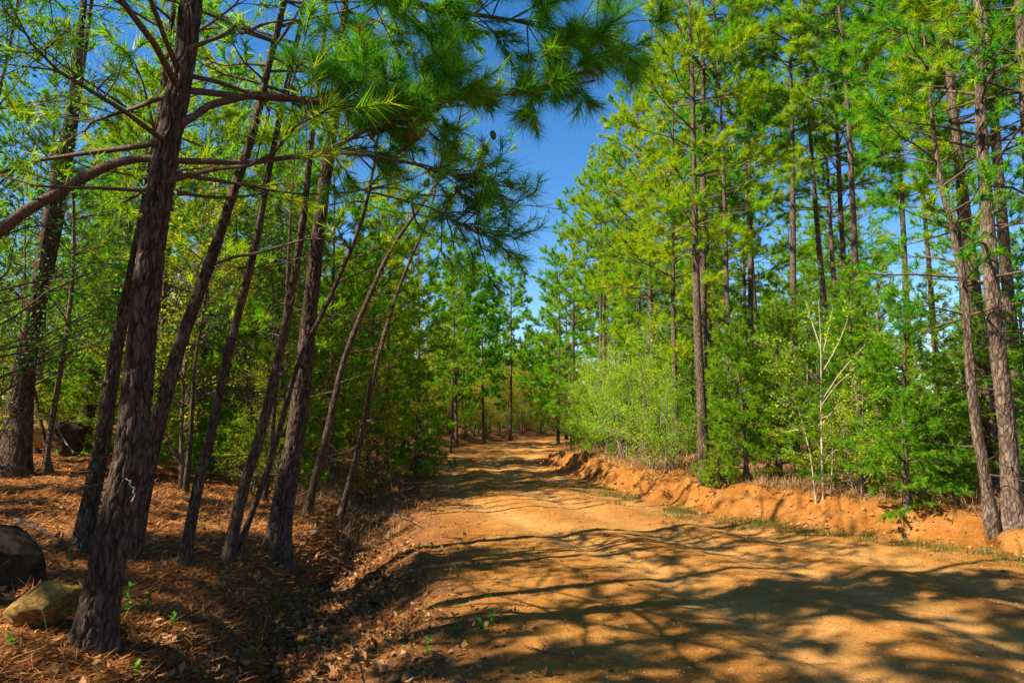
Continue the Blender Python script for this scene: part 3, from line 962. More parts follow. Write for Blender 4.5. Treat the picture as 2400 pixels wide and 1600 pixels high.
# a pine just past the left edge of the photograph sends its long limb across
bx = at(-420, 1560, 4.6)
px, py = float(bx[0]), 4.6
rng0 = np.random.default_rng(77)
t0 = thing('pine_tree', 'pine past the left edge whose long dark limb arches across behind the thickest trunk', 'tree', (px, py, tz(px, py)))
b0 = np.array([px, py, tz(px, py)])
C0 = straight(rng0, 9.2, 0.02)
part('trunk', make_mesh('hero_trunk', [trunk_chunk(C0, 0.15, 0.03, k=20, step=0.08, bark=0.008, seed=5)], [M_BARK]), t0)
lim0, cr0 = pine_parts(rng0, C0, 9.2, 0.60, 1.9, needle=(22, 0.18, 0.006), nb=(2, 4))
for a, f in lim0:
    part('branch', make_mesh('hero_branch', [(a, f, 0, 0.5)], [M_TWIG]), t0)
part('crown', make_mesh('hero_crown', cr0, [M_TWIG, M_PINE]), t0)
limb(t0, b0, rng0, [(-400, 800), (-150, 640), (0, 530), (60, 480), (150, 430), (230, 385), (310, 366), (400, 371), (500, 371), (600, 369), (700, 352), (780, 328), (865, 285), (940, 272), (1010, 270)],
     [4.6, 4.6, 4.6, 4.6, 4.6, 4.6, 4.6, 4.62, 4.65, 4.7, 4.75, 4.8, 4.85, 4.9, 5.0], (0.046, 0.010), 6,
     foliage=(0.76, 20, 0.65, 8, 2, (28, 0.175, 0.0050), 0.04, 0.05, 0.5))
limb(t0, b0, rng0, [(690, 354), (760, 352), (850, 357), (930, 372), (990, 388), (1050, 402), (1110, 415), (1150, 424)],
     [4.75, 4.75, 4.8, 4.85, 4.9, 4.95, 5.0, 5.0], (0.017, 0.005), 7,
     foliage=(0.30, 22, 0.42, 8, 2, (24, 0.17, 0.0050), 0.10, -0.05, 0.4))
cones(t0, [tuple(at(x, y, 4.95) - b0) for x, y in [(1112, 436), (985, 410), (1050, 425)]])
limb(t0, b0, rng0, [(840, 440), (900, 455), (980, 478), (1040, 510), (1090, 530), (1130, 545)],
     [4.9, 5.0, 5.0, 5.1, 5.1, 5.2], (0.009, 0.004), 8,
     foliage=(0.30, 30, 0.5, 8, 2, (22, 0.16, 0.0045), 0.02, 0.0, 0.6))

hero_pine(12, 'pine_tree', 'medium dark pine trunk close behind and left of the thickest trunk',
          [(188, 1262), (215, 1100), (240, 980), (275, 780), (300, 650), (330, 480), (365, 300)], 38, 2.6, c0=0.70, barkd=0.012, k=40, step=0.035, dead=5)
t2, b2, C2, g2 = hero_pine(13, 'pine_tree', 'leaning pine emerging right behind the foot of the thickest trunk, crossing under the dark limb',
                           [(300, 1285), (330, 1120), (358, 1000), (412, 810), (450, 700), (482, 600), (530, 450), (582, 300), (625, 130), (655, 0)], 36, 2.0, c0=0.70, barkd=0.007, k=34, step=0.035, dead=5)
limb(t2, b2, g2, [(488, 606), (530, 592), (600, 577), (680, 552), (730, 548), (790, 566)], [b2[1], b2[1] - .1, b2[1] - .2, b2[1] - .3, b2[1] - .4, b2[1] - .4], (0.018, 0.005), 9)
hero_pine(14, 'pine_tree', 'slender pine trunk with pale patches, third in from the thickest trunk',
          [(420, 1292), (452, 1130), (488, 1000), (528, 800), (575, 600), (612, 420), (650, 250), (690, 60)], 24, 2.0, c0=0.70, barkd=0.005, k=26, step=0.035, dead=6)
hero_pine(15, 'pine_tree', 'slender dark pine trunk rising just left of the second thickest trunk',
          [(518, 1295), (560, 1130), (600, 1000), (640, 810), (678, 610), (702, 470), (720, 300), (738, 120)], 27, 2.0, c0=0.70, barkd=0.005, k=26, step=0.035, dead=6)
hero_pine(16, 'pine_tree', 'thin crooked pine stem between two trunks, low and dark',
          [(548, 1272), (580, 1180), (612, 1080), (650, 950), (690, 830), (760, 680), (830, 500)], 15, 2.0, c0=0.7, barkd=0.003, k=14, step=0.05, dead=4, blen=0.9)
t5, b5, C5, g5 = hero_pine(17, 'pine_tree', 'second thickest dark pine trunk standing at the edge of the ditch',
                           [(635, 1275), (655, 1130), (676, 1000), (702, 800), (727, 600), (750, 400), (775, 200), (792, 0)], 48, 2.6, c0=0.70, blen=2.2, barkd=0.014, k=52, step=0.03, dead=4)
limb(t5, b5, g5, [(772, 455), (815, 438), (900, 432), (960, 447), (1030, 452), (1120, 462), (1215, 475), (1290, 470)],
     [b5[1], b5[1] - .1, b5[1] - .2, b5[1] - .3, b5[1] - .3, b5[1] - .4, b5[1] - .4, b5[1] - .4], (0.018, 0.003), 10,
     foliage=(0.3, 18, 0.6, 3.0, 1, (10, 0.16, 0.006), 0.02, 0.0, 0.8))
hero_pine(18, 'pine_tree', 'thin pine right of the second thickest trunk, bending right to a forked top',
          [(706, 1182), (722, 1100), (748, 1000), (778, 880), (805, 790), (858, 655), (905, 560), (1020, 395)], 19, 1.5, c0=0.72, barkd=0.004, k=20, step=0.05, dead=6, blen=1.1)
hero_pine(19, 'pine_tree', 'thinnest straight dark pine stem leaning right nearest the ditch leaves',
          [(780, 1190), (805, 1090), (832, 1000), (868, 830), (905, 690), (940, 600), (985, 500)], 15, 2.0, c0=0.70, barkd=0.003, k=16, step=0.05, dead=6, blen=1.0)
tl, bl, Cl, gl = hero_pine(20, 'pine_tree', 'shaggy dark pine at the far left edge, short-footed beside the back boulder',
                           [(28, 1092), (45, 960), (60, 820), (92, 640), (130, 420), (170, 220), (195, 0)], 56, 2.0, c0=0.70, barkd=0.014, k=34, step=0.05, dead=5)
hero_pine(21, 'pine_tree', 'thinner reddish pine twinned with the shaggy pine at far left',
          [(62, 900), (75, 800), (108, 640), (150, 420), (182, 220), (212, 0)], 30, 2.0, c0=0.70, barkd=0.008, k=20, step=0.06, dead=5, Y=bl[1] + 0.6)
hero_pine(22, 'pine_tree', 'dark pine trunk rising beside the dark back boulder behind the left trunks',
          [(188, 985), (215, 880), (250, 720), (290, 560), (330, 380)], 34, 2.0, c0=0.70, barkd=0.010, k=22, step=0.06, dead=5, Y=16.0)
hero_pine(23, 'pine_tree', 'very thin young pine stem on the straw, between the slender trunks',
          [(428, 1132), (434, 1040), (440, 930), (452, 820), (470, 690)], 13, 1.2, c0=0.6, barkd=0.0, k=9, step=0.2, blen=0.8, dead=4)
hero_pine(24, 'pine_tree', 'thin pine stem half hidden behind the second thickest trunk foot',
          [(606, 1150), (618, 1060), (628, 960), (640, 850), (655, 700)], 15, 3.0, c0=0.6, barkd=0.0, k=9, step=0.2, blen=0.9, dead=4)

# ------------------------------------------------------------------ right hand pines
R_LIST = [  # name label, view x at y=600, distance, height, lean (x per m), variant
    ('dark straight pine at the bank, its foot above the orange bank gully', 1592, 13.2, 11.8, -0.02, 1),
    ('dark pine half behind the straight pine above the bank gully', 1668, 17.5, 12.5, 0.0, 6),
    ('slim pale-barked pine, second to the right of the straight dark pine', 1702, 18.5, 13.5, -0.01, 6),
    ('tall mottled pine behind the pale sapling, left of its tip', 1803, 17.0, 14.5, 0.0, 5),
    ('slim pine directly above the tip of the pale sapling', 1892, 20.0, 15.5, -0.01, 5),
    ('thin light pine between the sapling tip and a mottled trunk', 1920, 24.0, 16.0, 0.0, 6),
    ('mottled grey pine right of the pale sapling', 1958, 15.0, 13.5, -0.012, 6),
    ('dark pine standing against the sky gap behind the cedars', 2060, 17.5, 13.5, -0.02, 5),
    ('thin pine right of the sky gap behind the cedars', 2135, 23.0, 15.0, 0.0, 5),
    ('shaded pine directly behind the thickest pine at the right edge', 2252, 10.5, 13.5, 0.0, 1),
    ('pale pine immediately right of the thickest right hand pine', 2305, 11.5, 14.0, -0.01, 3),
    ('pale sunlit pine at the extreme right edge', 2350, 9.0, 13.0, -0.01, 1),
    ('slender pine left of the dark straight one, farther back', 1500, 23.0, 13.0, 0.0, 0),
    ('slim dark pine left of two close trunks in the right middle distance', 1372, 31.0, 14.0, 0.0, 3),
    ('slim dark pine close right of its twin in the right middle distance', 1392, 29.0, 13.0, 0.02, 3),
    ('thin grey pine in the right middle distance with a bare lower stem', 1440, 27.0, 13.5, 0.0, 6),
    ('pine leading the right hand treeline against the sky', 1310, 36.0, 14.0, 0.0, 4),
    ('bushy pine low on the right treeline beyond the bend', 1278, 48.0, 13.5, 0.0, 4),
    ('tall pine topping out left of the mottled trunks', 1740, 22.0, 16.5, 0.0, 6),
    ('broad pine behind the light green bushes on the right', 1540, 19.0, 11.5, 0.0, 4),
]
for vx, Y, H, vi, lab in [
    (845, 17.0, 7.6, 4, 'bushy pine leaning over the left verge behind the fork-topped thin pine'),
    (890, 19.5, 7.6, 2, 'pine on the left verge right of the thinnest stem'),
    (965, 23.0, 8.0, 4, 'full-skirted pine on the left verge where the ditch ends'),
    (765, 15.0, 7.8, 4, 'bushy pine seen between the second thickest trunk and the fork-topped pine'),
    (925, 25.5, 10.0, 0, 'taller pine standing behind the left verge pines'),
    (1035, 34.0, 9.0, 4, 'bushy pine where the road starts bending right'),
    (860, 24.0, 10.0, 2, 'slim tall pine behind the bushy verge pine'),
    (700, 18.0, 9.5, 0, 'pine seen close left of the second thickest trunk'),
]:
    q = at(vx, 1000, Y)
    place_pine(PINES[vi], 'pine_tree', lab, (q[0], Y, tz(q[0], Y)), vx * 0.13, H / PINES[vi]['H'], 'pines along the left verge')
R_LIST2 = [('tallest pine of the far left treeline, crown full against the sky', 1172, 54.0, 14.5, 0), ('far treeline pine left of the tallest one', 1112, 47.0, 13.0, 2), ('full pine beginning the far left treeline', 1050, 42.0, 13.0, 0),
           ('short pine closing the treeline left of the sky gap foot', 1218, 72.0, 11.0, 2), ('pine closing the bend under the sky gap', 1245, 88.0, 12.0, 2), ('pine right of the sky gap foot beyond the bend', 1280, 70.0, 12.0, 0),
           ('pine half hidden behind the far left treeline', 1080, 56.0, 15.5, 1), ('pine over the bend beside the leading treeline pine', 1300, 58.0, 15.0, 2)]
rr = np.random.default_rng(5)
for lab, vx, Y, H, vi in R_LIST2:
    q = at(vx, 900, Y)
    place_pine(FARPINES[vi], 'pine_tree', lab, (q[0], Y, tz(q[0], Y)), rr.uniform(0, 6.28), H / FARPINES[vi]['H'], 'treeline pines round the bend', limbs=False)
for lab, vx, Y, H, lean, vi in R_LIST:
    v = PINES[vi]
    s = H / v['H']
    q = at(vx, 600, Y)
    x0 = q[0] - lean * q[2]
    place_pine(v, 'pine_tree', lab, (x0, Y, tz(x0, Y)), rr.uniform(0, 6.28), s, 'pines along the right side of the road', tilt=(rr.normal(0, .012), lean))
hero_pine(31, 'pine_tree', 'thickest pine at the right edge, straight mottled trunk on the bank top',
          [(2330, 1205), (2312, 1000), (2300, 880), (2284, 700), (2266, 500), (2252, 300), (2248, 0)], 40, 5.0, c0=0.42, blen=1.9, barkd=0.010, k=44, step=0.03, mat=M_BARK_R, dead=4, vis=True, needle=(20, 0.17, 0.011), group='pines along the right side of the road')
hero_pine(32, 'pine_tree', 'slender crooked pine leaning left beside the thickest right hand pine',
          [(2275, 1200), (2258, 1080), (2240, 950), (2225, 800), (2208, 640), (2180, 500), (2160, 400)], 26, 2.2, c0=0.45, blen=1.5, barkd=0.005, k=30, step=0.04, mat=M_BARK_R, dead=5, vis=True, needle=(20, 0.17, 0.011), group='pines along the right side of the road')

# ------------------------------------------------------------------ woods: further individuals
USED = []


def free(x, y, d):
    for a, b in USED:
        if (a - x) ** 2 + (b - y) ** 2 < d * d:
            return False
    USED.append((x, y))
    return True


def scatter(rng, n, yr, off, side, d, fn, tries=4000):
    k = 0
    for _ in range(tries):
        if k >= n:
            break
        y = rng.uniform(*yr)
        o = off[0] + (off[1] - off[0]) * rng.random() ** 1.2
        x = edge_r(y) + o if side > 0 else edge_l(y) - o
        vx = (x / y * FPX * CT + 1200) / K
        if abs(x) > 0.85 * y + 6 or (1995 < vx < 2150 and y > 15) or (side < 0 and vx < 240 and y < 30 and rng.random() < 0.75):
            continue
        if free(x, y, d):
            SCAT.append((fn(x, y, rng), x, y))
            k += 1


SCAT = []
MARKS_R = [(1180, 'the far end of the road'), (1255, 'the bushy treeline pine'), (1330, 'the leading treeline pine'), (1400, 'the two close slim pines'), (1470, 'the bare-stemmed grey pine'), (1540, 'the broad pine'),
           (1592, 'the straight dark pine'), (1702, 'the slim pale-barked pine'), (1803, 'the tall mottled pine'), (1890, 'the pale sapling'), (1958, 'the mottled grey pine'),
           (2060, 'the dark sky-gap pine'), (2210, 'the crooked pine'), (2284, 'the thickest right pine'), (2352, 'the right edge')]
MARKS_L = [(0, 'the left edge'), (92, 'the shaggy pine'), (300, 'the medium dark trunk'), (350, 'the thickest trunk'), (482, 'the emerging pine'), (575, 'the pale-patched slender trunk'), (680, 'the slender dark trunk'),
           (727, 'the second thickest trunk'), (860, 'the fork-topped thin pine'), (920, 'the thinnest stem'), (1060, 'the left road edge'), (1180, 'the far end of the road'), (1300, 'the far bushes')]
ORD = ['nearest', 'second nearest', 'third nearest', 'fourth nearest', 'fifth nearest', 'sixth nearest', 'seventh nearest', 'eighth nearest', 'ninth nearest', 'tenth nearest'] + \
      [a + ' nearest' for a in 'eleventh twelfth thirteenth fourteenth fifteenth sixteenth seventeenth eighteenth nineteenth twentieth twenty-first twenty-second twenty-third twenty-fourth twenty-fifth twenty-sixth twenty-seventh twenty-eighth twenty-ninth thirtieth thirty-first thirty-second thirty-third thirty-fourth thirty-fifth thirty-sixth thirty-seventh thirty-eighth thirty-ninth fortieth'.split()]


def label_scattered():
    """say which of the alike trees each one is: its rank in depth between two trees that stand out"""
    bins = {}
    for o, x, y in SCAT:
        vx = (x / y * FPX * CT + 1200) / K
        marks = MARKS_R if x > edge_r(y) else MARKS_L
        i = sum(vx > m[0] for m in marks)
        if i == 0:
            where = 'left of ' + marks[0][1]
        elif i == len(marks):
            where = 'right of ' + marks[-1][1]
        else:
            where = 'between ' + marks[i - 1][1] + ' and ' + marks[i][1]
        g = o['group']
        where = where.replace('the ', '')
        kind = 'pine' if 'pine' in g else 'cedar' if 'cedar' in g else 'yellow-green bush' if 'yellow' in g else 'olive tree'
        kind = ('distant ' if ('distant' in g or 'beyond' in g) else '') + kind
        bins.setdefault((kind, where), []).append((y, o))
    for (kind, where), lst in bins.items():
        lst.sort(key=lambda q: q[0])
        for r, (y, o) in enumerate(lst):
            o['label'] = (ORD[r] if r < len(ORD) else 'farthest') + ' ' + kind + ' ' + where if len((ORD[min(r, len(ORD) - 1)] + kind + where).split()) < 15 else ORD[min(r, len(ORD) - 1)].split()[0] + ' ' + kind + ' ' + where


# right: pines behind the front row
scatter(np.random.default_rng(61), 34, (17, 60), (2.5, 26), 1, 1.7,
        lambda x, y, g: place_pine(PINES[(0, 1, 3, 5, 6, 5, 6, 3)[g.integers(0, 8)]], 'pine_tree', 'pine standing deeper in the woods right of the road', (x, y, tz(x, y)), g.uniform(0, 6.28), g.uniform(0.85, 1.15), 'pines deeper in the right woods', limbs=False))
# left: pines behind the leaning ones
scatter(np.random.default_rng(72), 15, (9.5, 27), (4.5, 15), -1, 1.6,
        lambda x, y, g: place_pine(PINES[(0, 2, 4, 4)[g.integers(0, 4)]], 'pine_tree', 'X', (x, y, tz(x, y)), g.uniform(0, 6.28), g.uniform(0.75, 1.0), 'pines deeper in the left woods', limbs=False))
scatter(np.random.default_rng(62), 15, (13, 50), (3.5, 30), -1, 2.2,
        lambda x, y, g: place_pine(PINES[g.integers(0, 5)], 'pine_tree', 'pine standing deeper in the woods left of the road', (x, y, tz(x, y)), g.uniform(0, 6.28), g.uniform(0.65, 0.95), 'pines deeper in the left woods', limbs=False))
scatter(np.random.default_rng(63), 46, (45, 130), (1.5, 34), 1, 2.0,
        lambda x, y, g: place_pine(FARPINES[g.integers(0, 3)], 'pine_tree', 'distant pine beyond the bend on the right of the road', (x, y, tz(x, y)), g.uniform(0, 6.28), g.uniform(0.8, 1.15), 'distant pines right of the road', limbs=False))
scatter(np.random.default_rng(64), 60, (36, 140), (3.5, 36), -1, 2.0,
        lambda x, y, g: place_pine(FARPINES[g.integers(0, 3)], 'pine_tree', 'distant pine beyond the bend on the left of the road', (x, y, tz(x, y)), g.uniform(0, 6.28), g.uniform(0.65, 0.95), 'distant pines left of the road', limbs=False))
# left understory
scatter(np.random.default_rng(65), 50, (12, 42), (3.6, 24), -1, 1.3,
        lambda x, y, g: place2(OLIVES[g.integers(0, 3)], 'broadleaf_tree', 'slender olive-leaved tree filling the woods left of the road', (x, y, tz(x, y)), g.uniform(0, 6.28), g.uniform(0.9, 1.45), 'olive broadleaf trees left of the road'))
scatter(np.random.default_rng(66), 30, (15, 42), (4.0, 20), -1, 1.3,
        lambda x, y, g: place2(CEDARS[g.integers(0, 4)], 'cedar_tree', 'bushy young cedar in the woods left of the road', (x, y, tz(x, y)), g.uniform(0, 6.28), g.uniform(0.8, 1.3), 'cedars left of the road'))
# right understory
scatter(np.random.default_rng(67), 22, (13, 45), (2.0, 14), 1, 1.3,
        lambda x, y, g: place2(CEDARS[g.integers(0, 4)], 'cedar_tree', 'bushy young cedar among the pines behind the front row right of the road', (x, y, tz(x, y)), g.uniform(0, 6.28), g.uniform(0.65, 1.0), 'cedars in the right woods'))
scatter(np.random.default_rng(75), 22, (17, 50), (1.2, 5), 1, 1.1,
        lambda x, y, g: place2(CEDARS[g.integers(0, 4)], 'cedar_tree', 'X', (x, y, tz(x, y)), g.uniform(0, 6.28), g.uniform(0.55, 0.95), 'cedars in the right woods'))
scatter(np.random.default_rng(68), 24, (19, 60), (1.2, 6), 1, 1.5,
        lambda x, y, g: place2(SPRING[g.integers(0, 3)], 'broadleaf_tree', 'yellow-green broadleaf bush by the far right road edge', (x, y, tz(x, y)), g.uniform(0, 6.28), g.uniform(0.9, 1.4), 'yellow-green bushes along the right verge'))
scatter(np.random.default_rng(69), 60, (26, 95), (1.0, 6), -1, 1.5,
        lambda x, y, g: place2(OLIVES[g.integers(0, 3)], 'broadleaf_tree', 'olive-leaved tree on the distant left road bank', (x, y, tz(x, y)), g.uniform(0, 6.28), g.uniform(0.7, 1.2), 'olive broadleaf trees on the distant left bank'))

scatter(np.random.default_rng(70), 50, (42, 112), (0.6, 14), 1, 1.2,
        lambda x, y, g: place2(CEDARS[g.integers(0, 4)], 'cedar_tree', 'X', (x, y, tz(x, y)), g.uniform(0, 6.28), g.uniform(0.8, 1.4), 'cedars beyond the bend on the right'))
scatter(np.random.default_rng(71), 80, (34, 115), (1.5, 18), -1, 1.2,
        lambda x, y, g: place2(CEDARS[g.integers(0, 4)], 'cedar_tree', 'X', (x, y, tz(x, y)), g.uniform(0, 6.28), g.uniform(0.8, 1.4), 'cedars beyond the bend on the left'))
scatter(np.random.default_rng(73), 9, (13, 28), (2.6, 9), -1, 1.0,
        lambda x, y, g: place2(CEDARS[(0, 1, 3)[g.integers(0, 3)]], 'cedar_tree', 'X', (x, y, tz(x, y)), g.uniform(0, 6.28), g.uniform(0.7, 1.1), 'cedars left of the road'))
scatter(np.random.default_rng(74), 10, (12, 30), (2.4, 10), -1, 1.0,
        lambda x, y, g: place2(OLIVES[2], 'broadleaf_tree', 'X', (x, y, tz(x, y)), g.uniform(0, 6.28), g.uniform(0.5, 1.0), 'olive broadleaf trees left of the road'))
scatter(np.random.default_rng(80), 32, (41, 86), (0.7, 4.5), -1, 0.9,
        lambda x, y, g: place2(OLIVES[g.integers(0, 3)], 'broadleaf_tree', 'X', (x, y, tz(x, y)), g.uniform(0, 6.28), g.uniform(0.6, 1.1), 'olive broadleaf trees on the distant left bank'))
scatter(np.random.default_rng(81), 6, (41, 86), (0.7, 6), -1, 0.9,
        lambda x, y, g: place_pine(FARPINES[g.integers(0, 3)], 'pine_tree', 'X', (x, y, tz(x, y)), g.uniform(0, 6.28), g.uniform(0.45, 0.75), 'distant pines left of the road', limbs=False))
scatter(np.random.default_rng(82), 13, (14, 34), (0.9, 5), -1, 0.9,
        lambda x, y, g: place2(OLIVES[g.integers(0, 3)], 'broadleaf_tree', 'X', (x, y, tz(x, y)), g.uniform(0, 6.28), g.uniform(0.6, 1.0), 'olive broadleaf trees left of the road'))
label_scattered()
rv = np.random.default_rng(88)
for k, vx in enumerate(range(1075, 1345, 17)):      # brush closing the bend: just beyond the road's left edge on each sight line
    kx = (vx * K - 1200.0) / FPX / CT
    ys = np.linspace(36, 140, 2000)
    ok = kx * ys < edge_l(ys) - 1.0
    y = ys[np.argmax(ok)] + rv.uniform(0, 3) if ok.any() else None
    if y is None:
        continue
    x = kx * y
    v = (OLIVES[2], SPRING[0], CEDARS[1], SPRING[2])[k % 4]
    o = place2(v, 'cedar_tree' if k % 4 == 2 else 'broadleaf_tree', 'X', (x, y, tz(x, y)), rv.uniform(0, 6.28), rv.uniform(0.8, 1.15), 'bushes closing the bend')
    o['label'] = ORD[k].replace(' nearest', '').replace('nearest', 'first') + ' bush from the left in the row closing the road bend'
# placed cedars on the right: (view x, distance, variant, scale, label)
for vx, Y, vi, s, lab in [
    (1790, 13.2, 0, 1.15, 'dense green cedar on the bank left of the pale sapling'),
    (1680, 15.5, 2, 0.95, 'cedar directly behind the straight dark pine foot'),
    (1830, 15.5, 2, 1.05, 'tall cedar behind and left of the pale sapling'),
    (1985, 11.4, 0, 1.15, 'broad cedar right of the pale sapling'),
    (2080, 10.0, 0, 1.1, 'largest yellow-green cedar in front of the sky gap'),
    (2165, 10.8, 2, 0.9, 'cedar between the largest cedar and the crooked pine'),
    (2235, 12.5, 0, 1.05, 'cedar behind the crooked pine at right'),
    (2370, 11.5, 2, 0.9, 'cedar at the extreme right edge behind the pines'),
    (1930, 17.0, 2, 1.05, 'tall cedar peering over the pale sapling crown'),
    (2010, 13.5, 0, 1.1, 'cedar behind the broad cedar, right of the pale sapling'),
    (2290, 10.2, 0, 1.0, 'cedar between the crooked pine and the thickest right pine, at their feet'),
    (1715, 13.0, 0, 1.0, 'cedar just right of the straight dark pine'),
    (2150, 10.4, 3, 0.8, 'low cedar on the bank top, front of the cedar row'),
    (1650, 12.8, 3, 0.7, 'small low cedar spilling over the bank gully'),
]:
    q = at(vx, 1100, Y)
    place2(CEDARS[vi], 'cedar_tree', lab, (q[0], Y, tz(q[0], Y)), vx * 0.37, s * 0.72, 'cedars behind the right bank')
# placed light green bushes on the right
for vx, Y, vi, s, lab in [
    (1335, 27.0, 0, 1.0, 'yellow-green bush nearest the bend on the right verge'),
    (1395, 24.0, 2, 0.95, 'taller yellow-green bush right of the bend bush'),
    (1440, 19.0, 1, 1.0, 'low bright bush leaning over the bank'),
    (1500, 16.5, 0, 1.0, 'brightest yellow-green bush left of the straight dark pine'),
    (1530, 15.2, 1, 0.9, 'leafy bush touching the straight dark pine on its left'),
    (1480, 21.0, 2, 1.0, 'tall yellow-green tree behind the brightest bush'),
    (1350, 34.0, 2, 0.9, 'yellow-green tree leaning toward the far bend'),
    (1860, 14.0, 2, 0.9, 'airy yellow-green tree just behind the pale sapling'),
    (1975, 10.8, 1, 0.7, 'small leafy bush right of the pale sapling foot'),
]:
    q = at(vx, 1060, Y)
    place2(SPRING[vi], 'broadleaf_tree', lab, (q[0], Y, tz(q[0], Y)), vx * 0.61, s, 'yellow-green bushes along the right verge')
# wispy broad-leaved trees upper left
for vx, Y, vi, s, lab in [
    (120, 12.5, 1, 1.15, 'wispy small-leaved tree behind the shaggy pine'),
    (330, 14.0, 0, 1.05, 'wispy tree behind the thickest trunk, catching yellow leaves'),
    (560, 13.5, 1, 1.05, 'wispy tree behind the slender trunks'),
    (-160, 6.5, 1, 0.95, 'nearest wispy tree, twigs entering over the left edge'),
]:
    q = at(vx, 1060, Y)
    place2(WISPY[vi], 'broadleaf_tree', lab, (q[0], Y, tz(q[0], Y)), vx * 0.71, s, 'wispy broadleaf trees at left')
# placed left bushes by the verge
for vx, Y, vi, s, lab in [
    (955, 20.0, 3, 1.2, 'cedar on the left verge where the ditch ends'),
    (640, 13.5, 0, 0.9, 'dark shaded cedar behind the slender trunks'),
]:
    q = at(vx, 1060, Y)
    place2(CEDARS[vi], 'cedar_tree', lab, (q[0], Y, tz(q[0], Y)), vx * 0.3, s, 'cedars left of the road')

# trees behind the camera's left shoulder, whose shade falls over the near road
for k, (x, y, vi) in enumerate([(-7.6, -0.6, 6), (-6.6, 1.9, 4), (-5.2, -4.6, 1), (-10.5, 3.6, 0), (-8.4, 4.6, 4), (-11.5, 7.0, 2), (-8.5, -6.0, 0), (-2.6, -6.4, 2), (-13.5, 1.5, 4), (-4.4, 0.6, 3), (-5.4, 2.5, 6), (-6.8, -2.6, 1), (-5.6, -1.6, 5), (-3.6, -2.6, 6)]):
    place_pine(PINES[vi], 'pine_tree', 'pine standing outside the view at left, throwing shade over the near road', (x, y, tz(x, y)), k * 1.3, 0.85, 'pines behind the viewpoint', limbs=False)


# ------------------------------------------------------------------ far-off woods closing the view
def far_woods():
    rng = np.random.default_rng(90)
    n = 15000
    a = np.radians(rng.uniform(-55, 55, n))
    d = rng.uniform(112, 170, n)
    x, y = d * np.sin(a), d * np.cos(a)
    g = terrain(x, y)
    top = 5.5 + 5.0 * (fbm(a * 9, a * 0, 3, 4) + 0.5) + 3.0 * smooth(-0.1, 0.2, a)
    z = g + top * rng.random(n) ** 1.1
    P = np.stack([x, y, z], 1)
    A = norm(rng.normal(size=(n, 3)) + np.array([0, 0, 0.8]))
    v, f, t = tufts(rng, P, A, 8, 1.0, 0.22, spread=(0.2, 1.4))
    stuff('far_woods', make_mesh('far_woods', [(v, f, 0, t)], [M_PINE]), 'far-off woods closing the view behind the trunks', 'woods')


far_woods()


# ------------------------------------------------------------------ sapling on the right bank
def sapling():
    b = hit(1888, 1150)
    Y = b[1]
    rng = np.random.default_rng(8)
    t = thing('sapling', 'pale slender multi-stemmed sapling with sparse fresh leaves on the bank', 'tree', tuple(b))
    stems = [([(1892, 1152), (1888, 1050), (1886, 950), (1886, 850), (1884, 760), (1880, 690)], 0.021),
             ([(1874, 1150), (1862, 1050), (1845, 980), (1825, 920), (1780, 870)], 0.013),
             ([(1906, 1150), (1911, 1080), (1912, 1010), (1902, 960)], 0.012)]
    P = []
    for pts, r in stems:
        W = np.array([b] + [at(x, y, Y + rng.uniform(-.1, .1)) for x, y in pts[1:]]) - b
        W[0] = at(*pts[0], Y) - b
        C = catmull(W, 22)
        part('trunk', make_mesh('sapling_stem', [trunk_chunk(C, r, 0.004, k=7, step=0.06, flare=0.3, sink=0.15)], [M_PALE]), t)
        P.append(C)
    br = [((1886, 880), (1845, 840), (1815, 800), (1775, 760)), ((1886, 860), (1920, 800), (1945, 740), (1955, 690)), ((1885, 800), (1865, 740), (1850, 690)),
          ((1887, 930), (1925, 880), (1960, 850), (1985, 810)), ((1888, 990), (1850, 950), (1800, 925), (1760, 900)), ((1889, 1010), (1925, 985), (1965, 975), (2010, 968)),
          ((1885, 830), (1900, 770), (1912, 710)), ((1910, 1020), (1950, 1010), (1990, 1020)), ((1845, 985), (1810, 990), (1770, 1000)), ((1886, 905), (1830, 870), (1790, 850), (1750, 850)),
          ((1888, 960), (1940, 940), (1990, 915)), ((1862, 1050), (1830, 1040), (1795, 1045)), ((1888, 1040), (1850, 1000), (1800, 960), (1755, 940)), ((1889, 1060), (1930, 1030), (1980, 1060), (2020, 1050)),
          ((1887, 920), (1935, 850), (1990, 790), (2030, 760)), ((1886, 890), (1820, 820), (1770, 790), (1730, 775)), ((1887, 975), (1925, 930), (1975, 890), (2015, 870))]
    L = []
    for pts in br:
        dy = rng.uniform(-0.5, 0.5)
        W = np.array([at(x, y, Y + dy * i / (len(pts) - 1)) for i, (x, y) in enumerate(pts)]) - b
        C = catmull(W, 9)
        V, F = tubes(C[None], np.linspace(0.0095, 0.003, 9)[None], 5)
        part('branch', make_mesh('sapling_branch', [(V, F, 0, .5)], [M_PALE]), t)
        L.append(C[1:8])
    S, M_, E = twigs_on(rng, np.array(L), 9.0, tmin=0.1, length=(0.1, 0.32))
    wv, wf = tubes(np.stack([S, M_, E], 1), np.tile(np.array([[0.003, 0.002, 0.001]]), (len(S), 1)), 3)
    q = rng.random((len(S), 9, 1)) * .7 + .3
    pts = S[:, None] * (1 - q) + E[:, None] * q + rng.normal(0, .04, (len(S), 9, 3))
    v, f, tt = leaves(rng, pts.reshape(-1, 3), 0.050, flat=0.5)
    part('crown', make_mesh('sapling_crown', [(wv, wf, 0, .5), (v, f, 1, tt)], [M_PALE, M_LEAF]), t)


sapling()


